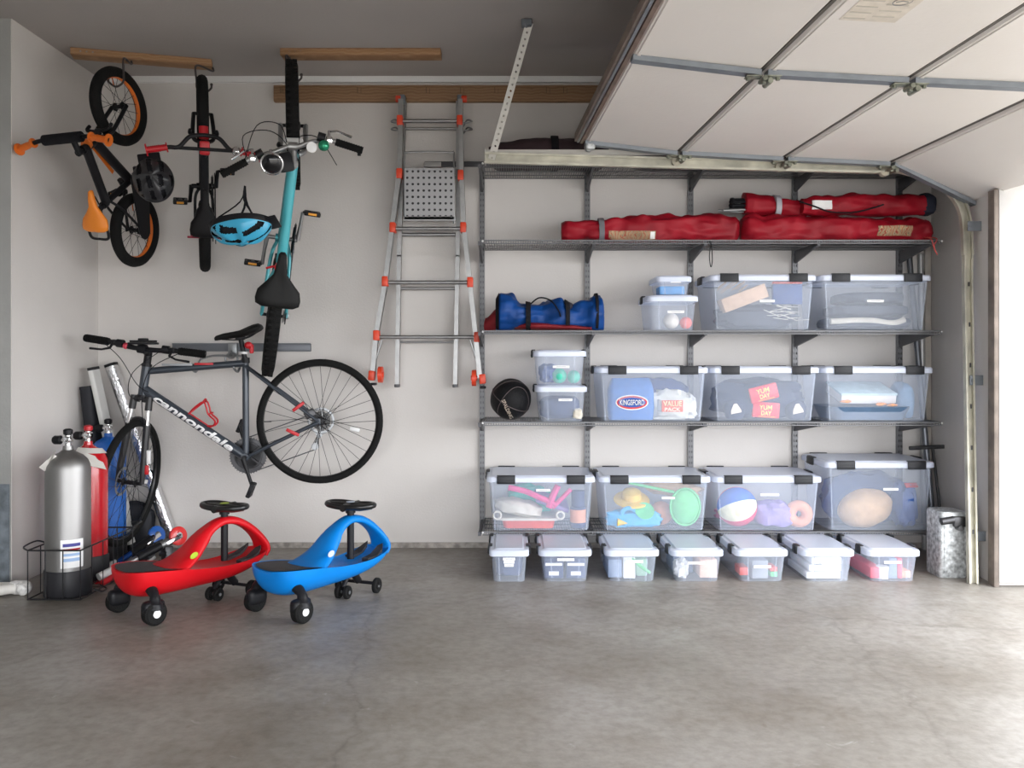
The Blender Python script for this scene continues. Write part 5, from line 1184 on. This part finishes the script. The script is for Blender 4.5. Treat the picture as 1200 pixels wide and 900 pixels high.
for y, py in ((-.12, 143), (-.10, 152)):
    for px, s in ((464, -1), (548, 1)):
        m = M(lo); q = LA(px, py, y); m.tube(smooth_path([q+V((-s*.03, .09, 0)), q+V((s*.0, .0, .012)), q+V((s*.025, -.01, 0)), q+V((s*.0, -.03, -.012)), q+V((-s*.02, -.03, -.012))], 5), .005, 8); m.obj('storage_hook', STL, ld)
m = M(lo); m.box(LA(507, 193, -.10), (.10, .02, .030), bev=.003); m.obj('rail_end', mat('strut_end', (.35, .34, .33), .5, .4), ld)

# ------------------------------------------------------------------ ride-on swing cars
def swing_car(label, loc, head, mt, sticker):
    h = V((*head, 0)).normalized(); t = thing('swing_car', label, 'ride-on toy', mtx=basis(loc, h, (0, 0, 1)))
    st = [(-.080, .040, .190, .212), (-.075, .080, .160, .218), (-.058, .112, .126, .220), (-.028, .134, .102, .220), (.03, .145, .090, .215), (.10, .142, .087, .206), (.17, .130, .086, .195), (.24, .114, .086, .182), (.32, .100, .086, .172),
          (.40, .096, .090, .168), (.47, .098, .100, .172), (.53, .096, .118, .181), (.58, .084, .142, .192), (.615, .058, .165, .198), (.63, .030, .180, .196)]
    m = M(); rings = []
    for x, w, zb, zt in st:
        rg = []; N = 28
        for j in range(N):
            a = 2*PI*j/N; cy_, sz_ = math.cos(a), math.sin(a)
            if sz_ >= 0:
                y = w*math.copysign(abs(cy_)**.45, cy_); z = zt-.004*(1-(y/w)**2)*1.0+.004*sz_*0
                z = zt-(.018 if (.50 > x > .30) else .010)*(max(0, 1-(y/w)**2))**.8
            else:
                y = w*math.copysign(abs(cy_)**.75, cy_); z = zt-(zt-zb)*abs(sz_)**.9
                y *= 1-.16*abs(sz_)**2
            rg.append(V((x, y, z)))
        rings.append(rg)
    rings = [rings[0]]+rings
    # resample smoothly along the length
    R2 = []
    n = len(rings[0]); cols = [smooth_path([r_[j] for r_ in rings[1:]], 3) for j in range(n)]
    for i in range(len(cols[0])): R2.append([cols[j][i] for j in range(n)])
    m.loft(R2)
    body = m.obj('body', mt, t, ang=50)
    # arch over the legs
    ap = [((.10, .196), .125, .012), ((.165, .205), .105, .022), ((.23, .240), .080, .026), ((.285, .293), .060, .026), ((.335, .333), .042, .020), ((.38, .356), .036, .018), ((.42, .363), .034, .018), ((.475, .354), .035, .018), ((.53, .326), .038, .018), ((.58, .284), .046, .018), ((.615, .240), .058, .018), ((.628, .203), .064, .017), ((.615, .172), .058, .015)]
    cx = smooth_path([V((p[0][0], p[1], p[0][1])) for p in ap], 4); th = [ap[min(len(ap)-1, i//4)][2]*(1-(i % 4)/4)+ap[min(len(ap)-1, i//4+1)][2]*(i % 4)/4 for i in range(len(cx))]
    rings = []
    for i, q in enumerate(cx):
        a0 = cx[max(0, i-1)]; a1 = cx[min(len(cx)-1, i+1)]; tg = V((a1.x-a0.x, 0, a1.z-a0.z)).normalized(); nn = V((-tg.z, 0, tg.x)); c_ = V((q.x, 0, q.z-.006))
        rings.append([c_+V((0, 1, 0))*q.y*math.copysign(abs(math.cos(b))**.6, math.cos(b))+nn*(th[i]*math.sin(b)-(.010*(math.cos(b)**2) if q.x < .30 else .004*math.cos(b)**2)) for b in [2*PI*k/22 for k in range(22)]])
    m = M(); m.loft(rings); m.obj('arch', mt, t, ang=70)
    # dark anti-slip pads
    def pad(xs, ws, z0, nm):
        m = M(); top = []; N = 14
        outl = [(x, w) for x, w in zip(xs, ws)]
        g = []
        for x, w in outl:
            g.append([V((x, w*(2*k/8-1), 0)) for k in range(9)])
        vs = []; fs = []
        for row in g:
            for q in row:
                i = max(0, min(len(st)-2, next((k for k in range(len(st)-1) if st[k+1][0] >= q.x), len(st)-2))); f = (q.x-st[i][0])/(st[i+1][0]-st[i][0]); w_ = st[i][1]+(st[i+1][1]-st[i][1])*f; zt = st[i][3]+(st[i+1][3]-st[i][3])*f
                q.z = zt-(.018 if (.50 > q.x > .30) else .010)*(max(0, 1-(q.y/w_)**2))**.8+z0; vs.append(q)
        R_, K_ = len(g), 9
        vs += [v-V((0, 0, .006)) for v in vs[:]]
        for i in range(R_-1):
            for k in range(8):
                q = (i*9+k, (i+1)*9+k, (i+1)*9+k+1, i*9+k+1); fs += [q, tuple(R_*9+x for x in reversed(q))]
        m.add(vs, fs); return m.obj(nm, mat('pad_dark', (.035, .035, .038), .6, bump=.6, bump_scale=220), t, ang=60)
    pad([-.070, -.062, -.045, -.02, .03, .09, .14, .18, .21, .23], [.04, .075, .105, .118, .126, .124, .110, .085, .05, .02], .004, 'seat_pad')
    for s in (-1, 1):
        m = M(); q = [(.46, .075, .166), (.52, .078, .172), (.565, .066, .195), (.585, .050, .215), (.565, .034, .205), (.52, .030, .172), (.46, .035, .164)]
        m.loft([[V((x, s*y, z+.006)) for x, y, z in q], [V((x, s*y, z-.01)) for x, y, z in q]]); m.obj('foot_pad', mat('pad_dark', (.035, .035, .038), .6), t)
    # rear legs & wheels
    for s in (-1, 1):
        m = M(); q = V((-.01, s*.150, .05)); m.tube(smooth_path([V((.0, s*.095, .145)), V((-.002, s*.134, .125)), V((-.006, s*.152, .095)), V((-.008, s*.152, .07))], 4), [.022, .022, .020, .022, .030, .036], 14)
        m.box(q+V((0, -s*.008, .018)), (.096, .052, .072), bev=.022, seg=3); m.obj('leg', BLK, t)
        m = M(); A = axm(q, (0, 1, 0)); m.lathe([(.001, -.024), (.040, -.024), (.049, -.016), (.049, .016), (.040, .024), (.001, .024)], A, 30); w = m.obj('rear_wheel', RUB, t)
        M().lathe([(.001, -.0265) if s < 0 else (.001, .0265), (.016, -.0265 if s < 0 else .0265), (.018, -.022 if s < 0 else .022)], A, 20).obj('hub_cap', WPL, w)
    # steering
    ya = math.radians(12); RX = Matrix.Translation((.42, 0, 0)) @ Matrix.Rotation(ya, 4, 'Z')
    m = M(); m.tube([(.42, 0, .17), (.42, 0, .412)], .0165, 16); m.tube([(.42, 0, .385), (.42, 0, .408)], .023, 16); m.obj('steering_column', BLK, t)
    m = M(); pts = []
    for i in range(48):
        a = 2*PI*i/48; rr = .118*(1-.30*math.cos(a)**2-.0); rr = math.hypot(.118*math.sin(a), .070*math.cos(a)*(1-.25*math.cos(a)*0)); pts.append(RX @ V((rr*0+.072*math.cos(a)*(.75+.25*abs(math.sin(a))), .120*math.sin(a), .418+.008*abs(math.sin(a)))))
    m.tube(pts, .0135, 10, closed=True); m.tube([RX @ V((0, -.115, .42)), RX @ V((0, -.05, .415)), RX @ V((0, .05, .415)), RX @ V((0, .115, .42))], [.012, .02, .02, .012], 10); m.tube([RX @ V((-.068, 0, .417)), RX @ V((.068, 0, .417))], .018, 10)
    sw = m.obj('steering_wheel', mat('wheel_black', (.012, .012, .012), .3), t)
    M().lathe([(.02, .436), (.021, .4375), (.001, .4385)], RX, 18).obj('centre_badge', sticker, sw)
    RY = Matrix.Translation((.42, 0, 0)) @ Matrix.Rotation(ya*1.2, 4, 'Z')
    m = M(); m.box((0, 0, .135), (.09, .10, .03), bev=.01, mtx=RY); m.tube([RY @ V((.07, -.115, .045)), RY @ V((.07, .115, .045))], .008, 8); m.tube([RY @ V((0, 0, .13)), RY @ V((.07, 0, .05))], .018, 10); m.tube([RY @ V((-.07, 0, .05)), RY @ V((-.0, 0, .12))], .012, 10); m.obj('front_truck', BLK, t)
    for x, y in ((.07, -.10), (.07, .10), (-.065, -.022), (-.065, .022)):
        r_ = .036 if x > 0 else .030; A = RY @ axm((x, y, r_), (0, 1, 0)); w = M().lathe([(.001, -.012), (r_*.45, -.012), (r_*.5, -.008), (r_*.85, -.011), (r_, -.007), (r_, .007), (r_*.85, .011), (r_*.5, .008), (r_*.45, .012), (.001, .012)], A, 24).obj('front_wheel', RUB, t)
        M().lathe([(.001, -.014), (.008, -.0135), (.008, .0135), (.001, .014)], A, 12).obj('hub_cap', STL, w)
    # oval sticker on the side of the arch base
    m = M(); A = basis((.205, -.098, .2445), (.80, .18, .40), (-.3, -.75, .62)); m.lathe([(.001, .003), (.020, .003), (.022, .0)], A @ Matrix.Diagonal((1, .55, 1, 1)), 24); m.obj('sticker', sticker, t)
    return t
swing_car('red swing car with black butterfly steering wheel, parked beside the scooters', (-1.600, -1.385, 0), (.62, .78), mat('car_red', (.58, .006, .012), .42, spec=.3), mat('sticker_lime', (.45, .60, .05), .4))
swing_car('blue swing car with black butterfly steering wheel, in front of the bare wall', (-.998, -1.365, 0), (.57, .82), mat('car_blue', (.001, .19, .60), .42, spec=.3), mat('sticker_silver', (.55, .62, .72), .4))

# ------------------------------------------------------------------ tanks in their crate
def tank(label, x, y, r, hs, mt, tagc=True, boot=True, knob=BLK):
    t = thing('scuba_tank', label, 'tank', (x, y, 0))
    z0 = .016
    M().lathe([(.001, z0+.012), (r*.8, z0+.012), (r, z0+.035), (r, hs-.075), (r*.97, hs-.05), (r*.86, hs-.024), (r*.66, hs-.004), (r*.40, hs+.010), (r*.24, hs+.022), (r*.22, hs+.040), (.001, hs+.041)], None, 48).obj('cylinder', mt, t)
    if boot: M().lathe([(.001, z0-.012), (r*1.03, z0-.012), (r*1.06, z0-.008), (r*1.06, z0+.105), (r*1.02, z0+.112), (r, z0+.11)], None, 40).obj('boot', mat('boot_black', (.014, .014, .018), .55), t)
    m = M(); zc = hs+.062; m.tube([(0, 0, hs+.03), (0, 0, zc+.03)], .014, 14); m.box((0, 0, zc+.008), (.034, .034, .03), bev=.005)
    m.tube([(-.03, 0, zc+.005), (.02, 0, zc+.005)], .011, 12); m.torus(.012, .004, axm((0, -.018, zc+.005), (0, 1, 0)), 16, 6); vv = m.obj('valve', CHR, t)
    m = M(); m.tube([(-.028, 0, zc+.005), (-.034, 0, zc+.005), (-.062, 0, zc+.005), (-.070, 0, zc+.005)], [.014, .021, .021, .015], 14); m.obj('knob', BLK, vv)
    m = M(); m.tube([(0, 0, zc+.028), (0, 0, zc+.034), (0, 0, zc+.052), (0, 0, zc+.058)], [.014, .021, .021, .012], 14); m.obj('dust_cap', knob, vv)
    return t
SIL = mat('tank_aluminium', (.34, .335, .33), .48, 1., noise_amt=.04, noise_scale=3)
T1 = tank('bare silver tank with paper sticker, front-most in the black wire crate', -2.085, -1.02, .098, .660, SIL)
T2 = tank('glossy red tank standing in the wire crate between the silver and blue ones', -2.130, -.735, .092, .655, mat('tank_red', (.50, .008, .015), .22, coat=.5), knob=RED)
T3 = tank('blue tank at the back, seen behind the bicycle front wheel', -2.245, -.27, .092, .655, mat('tank_blue', (.004, .12, .50), .35, coat=.2, bump=.5, bump_scale=150))
def tape(t, r, a0, a1, z0, z1, slope, mt, name, off=.0015, cone=0.):
    m = M(); vs = []; N = 12
    for i in range(N+1):
        a = a0+(a1-a0)*i/N
        for k, z in ((0, z0), (1, z1)):
            rr = (r+off)*(1-cone*k); vs.append(V((rr*math.cos(a), rr*math.sin(a), z+slope*i/N)))
    K = len(vs); vs += [V((v.x*.99, v.y*.99, v.z)) for v in vs]; fs = []
    for i in range(N): q = (2*i, 2*i+2, 2*i+3, 2*i+1); fs += [q, tuple(K+x for x in reversed(q))]
    m.add(vs, fs); return m.obj(name, mt, t, ang=60)
lb = tape(T1, .098, -PI/2+.15, -PI/2+1.15, .145, .275, 0, PAPER, 'paper_sticker')
for k, (z0, z1, mt_) in enumerate(((.243, .258, mat('print_navy', (.05, .05, .25), .6)), (.226, .234, RED), (.20, .212, mat('print_pale_blue', (.35, .5, .75), .6)), (.175, .19, mat('print_pale_blue', (.35, .5, .75), .6)))):
    tape(T1, .0988, -PI/2+.25, -PI/2+1.0, z0, z1, 0, mt_, 'print_band')
tape(T1, .080, PI+.25, PI+1.25, .598, .640, .045, mat('masking_tape', (.62, .60, .56), .8), 'tape_strip', cone=.22, off=.012)
m = M(); m.box((-.052, -.068, .628), (.085, .003, .035), rot=(.5, -.75, .3), bev=.001); m.obj('tape_tab', mat('masking_tape', (.62, .60, .56), .8), T1)
tape(T2, .075, -PI/2+.0, -PI/2+1.3, .655, .600, -.045, mat('masking_tape', (.62, .60, .56), .8), 'tape_strip', cone=-.35, off=.006)
tape(T2, .075, PI+.2, -PI/2-.3, .615, .640, .03, mat('masking_tape', (.62, .60, .56), .8), 'tape_strip', cone=.25, off=.012)
# crate
cr_ = thing('wire_crate', 'black wire crate on the floor around the silver and red tanks', 'crate', (-2.11, -.88, 0)); co = (-2.11, -.88, 0)
x0, x1, y0, y1 = -2.205, -1.965, -1.145, -.60
WB = mat('wire_black', (.012, .012, .014), .4)
for z, n_ in ((.235, 'top_rim'), (.012, 'base_rim')):
    M(co).tube(smooth_path([(x0, y0, z), (x1, y0, z), (x1, y1, z), (x0, y1, z)], 6, closed=False)[:0] or [V((x, y, z)) for x, y in ((x0, y0), ((x0+x1)/2, y0), (x1, y0), (x1, (y0+y1)/2), (x1, y1), (x0, y1), (x0, (y0+y1)/2))], .004, 6, closed=True).obj(n_, WB, cr_)
m = M(co)
for i in range(4): x = x0+(x1-x0)*i/3; m.tube([(x, y0, .235), (x, y0, .012), (x, y1, .012), (x, y1, .235)], .003, 6)
for i in range(1, 5): y = y0+(y1-y0)*i/5; m.tube([(x0, y, .235), (x0, y, .012), (x1, y, .012), (x1, y, .235)], .003, 6)
m.obj('wire_sides', WB, cr_)
m = M(co); m.tube(smooth_path([(x1, y1-.05, .235), (x1+.02, y1+.02, .25), (x1, y1+.10, .25), (x1-.06, y1+.12, .24)], 4), .004, 6); m.tube(smooth_path([(x1, y0+.12, .03), (x1+.035, y0+.13, .015), (x1+.035, y0+.18, .015), (x1, y0+.19, .03)], 4), .004, 6); m.tube(smooth_path([(x0, y0, .235), (x0-.035, y0+.03, .245), (x0-.035, y0+.14, .25), (x0, y0+.16, .235)], 4), .004, 6)
m.obj('side_handle', WB, cr_)

# foil tube, white tube and dark bag in the left corner
def tilted(name, label, cat, top, bot, w, d, mt, capm, rr=.3):
    top, bot = V(top), V(bot); ax = (top-bot).normalized(); L = (top-bot).length; mx = axm(bot, ax, (1, 0, 0)); m = M(bot)
    m.loft([[mx @ (p+V((0, 0, z))) for p in rrect(w, d, min(w, d)*rr, 0)] for z in (0, L*.33, L*.66, L-.01)])
    o = m.obj(name, mt); o['label'] = label; o['category'] = cat
    m = M(bot); m.loft([[mx @ (p+V((0, 0, z))) for p in rrect(w*1.04, d*1.04, min(w, d)*rr, 0)] for z in (L-.012, L+.004)]); m.obj('end_cap', capm, o)
    m = M(bot); m.loft([[mx @ (p+V((0, 0, z))) for p in rrect(w*1.03, d*1.03, min(w, d)*rr, 0)] for z in (.0, .03)]); m.obj('end_cap', capm, o)
    return o
FOIL = mat('crinkled_foil', (.80, .80, .82), .16, 1., bump=.5, bump_scale=80)
tp = at(113, 427, -.14); bt = at(186, 640, -.052); bt.z = .035; bt.x = -1.965
tilted('foil_tube', 'crinkled silver foil roll leaning against the back wall', 'roll', tp+V((.055, .06, 0)), bt, .06, .07, FOIL, BLK)
tp = at(103, 431, -.22); bt = V((-2.16, -.150, .03))
tilted('white_tube', 'flat grey-white panel roll leaning left of the foil roll', 'roll', tp+V((.030, .0, 0)), bt, .030, .09, mat('offwhite_vinyl', (.62, .62, .60), .4), BLK)
bgm = mat('black_slim_bag', (.012, .013, .018), .7)
tilted('slim_bag', 'tall slim black bag standing in the left back corner', 'bag', (-2.385, -.20, .95), (-2.30, -.17, .012), .07, .12, bgm, bgm, .4)
m = M((-2.0, -.08, .03)); 
m.ball((-2.17, -.085, .14), (.10, .06, .14), 22, 14, .7, .2, 8, 5, .004)
o = m.obj('dark_sack', bgm); o['label'] = 'low dark sack on the floor behind the blue tank'; o['category'] = 'bag'

# ------------------------------------------------------------------ folded kick scooters
def scooter(label, tail, wheel_end, col, tubem, foam, gripm, roll=0):
    tail, wh = V(tail), V(wheel_end); mx = basis(tail, wh-tail, (0, math.sin(roll), math.cos(roll))); L = (wh-tail).length
    t = thing('kick_scooter', label, 'scooter', mtx=mx)
    m = M(); m.tube([(.06, 0, 0), (L-.05, 0, 0)], .0155, 14); m.tube([(.02, 0, 0), (.20, 0, 0)], .012, 12); m.tube([(L-.16, 0, 0), (L-.06, 0, 0)], .022, 14); m.obj('steering_tube', tubem, t)
    m = M(); m.tube([(.16, 0, 0), (.30, 0, 0)], .024, 14); m.tube([(.29, 0, 0), (.32, 0, 0)], .020, 14); m.box((.30, 0, .022), (.05, .016, .012), bev=.003); m.obj('clamp', BLK, t)
    m = M(); m.tube([(.03, -.05, 0), (.03, .05, 0)], .012, 12); m.obj('handlebar', CHR, t)
    for s, mm in ((-1, foam), (1, foam)): M().tube([(.045, s*.012, -.022), (-.07, s*.03, -.022)], .016, 14).obj('grip', mm, t)
    m = M(); m.tube([(-.055, 0, .01), (.06, 0, .006)], .019, 14); m.obj('bar_end', gripm, t)
    for s in (-1, 1): M().box((L-.03, s*.020, -.004), (.10, .006, .022), bev=.003).obj('fork_leg', CHR, t)
    A = axm((L+.0, 0, -.0), (0, 1, 0))
    def whl(cx, cz, q):
        A = axm((cx, 0, cz), (0, 1, 0)); w = M().lathe([(.014, -.012), (.040, -.012), (.050, -.007), (.050, .007), (.040, .012), (.014, .012)], A, 30).obj('wheel', col, t)
        M().lathe([(.001, -.014), (.018, -.014), (.018, .014), (.001, .014)], A, 18).obj('hub', CHR, w)
    whl(L+.01, 0, 0); whl(L-.52, -.085, 1)
    m = M(); m.box((L-.27, 0, -.085), (.36, .095, .020), bev=.006); m.m = 1; m.box((L-.27, 0, -.0735), (.30, .075, .003)); m.obj('deck', [ALU, mat('grip_tape', (.03, .03, .035), .9)], t)
    m = M(); m.box((L-.085, 0, -.055), (.05, .05, .075), rot=(0, .35, 0), bev=.008); m.tube([(L-.10, -.035, -.05), (L-.10, .035, -.05)], .012, 10); m.obj('folding_joint', DST, t)
    m = M(); m.loft([[V((L-.52+.058*math.cos(a), y, -.085+.058*math.sin(a))) for a in [PI*.35+PI*.5*i/6 for i in range(7)]]+[V((L-.52+.054*math.cos(a), y, -.085+.054*math.sin(a))) for a in [PI*.85-PI*.5*i/6 for i in range(7)]] for y in (-.018, .018)]); m.obj('rear_fender', DST, t)
    return t
scooter('folded kick scooter with blue wheels and blue tube, lying by the wall', at(126, 668, -.55)+V((0, 0, 0)), at(182, 628, -.27), mat('scooter_blue', (.01, .10, .42), .3, coat=.4), mat('tube_blue', (.02, .09, .38), .25, .6), DKF, WPL, .5)
scooter('folded kick scooter with red wheels and silver tube, in front of the blue one', at(128, 672, -.78), at(207, 629, -.45), mat('scooter_red', (.70, .03, .03), .3, coat=.4), ALU, RED, WPL, .35)

# small black box on the shelf edge of the wall by the big bike hook (cable clip on the wall)
m = M((-.9, -.01, 1.9)); q = at(421, 179, -.012); m.box(q, (.02, .02, .035), bev=.003); o = m.obj('cable_clip', BLK, None); o['label'] = 'tiny black clip fixed on the back wall left of the ladder'; o['category'] = 'clip'

# ------------------------------------------------------------------ light, sky, camera
w = bpy.data.worlds.new('sky'); bpy.context.scene.world = w; w.use_nodes = True
bg = w.node_tree.nodes['Background']; bg.inputs['Color'].default_value = (.95, .97, 1.0, 1); bg.inputs['Strength'].default_value = 11
L = bpy.data.lights.new('daylight_opening', 'AREA'); L.shape = 'RECTANGLE'; L.size = 4.7; L.size_y = 2.1; L.cycles.is_portal = True
o = bpy.data.objects.new('daylight_opening', L); C.objects.link(o); o.location = (2.62, -3.2, 1.06); o.rotation_euler = (PI/2, 0, PI/2)
L2 = bpy.data.lights.new('daylight_front_opening', 'AREA'); L2.shape = 'RECTANGLE'; L2.size = 4.9; L2.size_y = 1.8; L2.cycles.is_portal = True
o = bpy.data.objects.new('daylight_front_opening', L2); C.objects.link(o); o.location = (0.2, -6.3, .9); o.rotation_euler = (PI/2, 0, 0)
Ls = bpy.data.lights.new('sun', 'SUN'); Ls.energy = 0.8; Ls.angle = .05; Ls.color = (1, .93, .84)
o = bpy.data.objects.new('sun', Ls); C.objects.link(o); o.rotation_euler = V((.35, -.35, -1)).to_track_quat('-Z', 'Y').to_euler()
Lc = bpy.data.lights.new('added_fill', 'AREA'); Lc.shape = 'RECTANGLE'; Lc.size = 1.6; Lc.size_y = 1.0; Lc.energy = 1; Lc.color = (1, .97, .93)  # weak unseen fill added behind the camera, not a fixture of the garage
o = bpy.data.objects.new('added_fill', Lc); C.objects.link(o); o.location = (.4, -5.9, 2.35); o.rotation_euler = (math.radians(48), 0, 0)
cam = bpy.data.cameras.new('camera'); co_ = bpy.data.objects.new('camera', cam); C.objects.link(co_)
co_.location = (0, -CAMD, CAMZ); co_.rotation_euler = (PI/2, 0, 0)
cam.sensor_width = 36; cam.lens = F/1200*36; cam.shift_y = (HY-450)/1200; cam.clip_start = .05
sc = bpy.context.scene; sc.camera = co_
sc.view_settings.view_transform = 'Standard'; sc.view_settings.look = 'None'; sc.view_settings.gamma = 1; sc.view_settings.use_curve_mapping = False
sc.view_settings.exposure = -0.2
sc.cycles.transparent_max_bounces = 24; sc.cycles.max_bounces = 8; sc.cycles.diffuse_bounces = 5
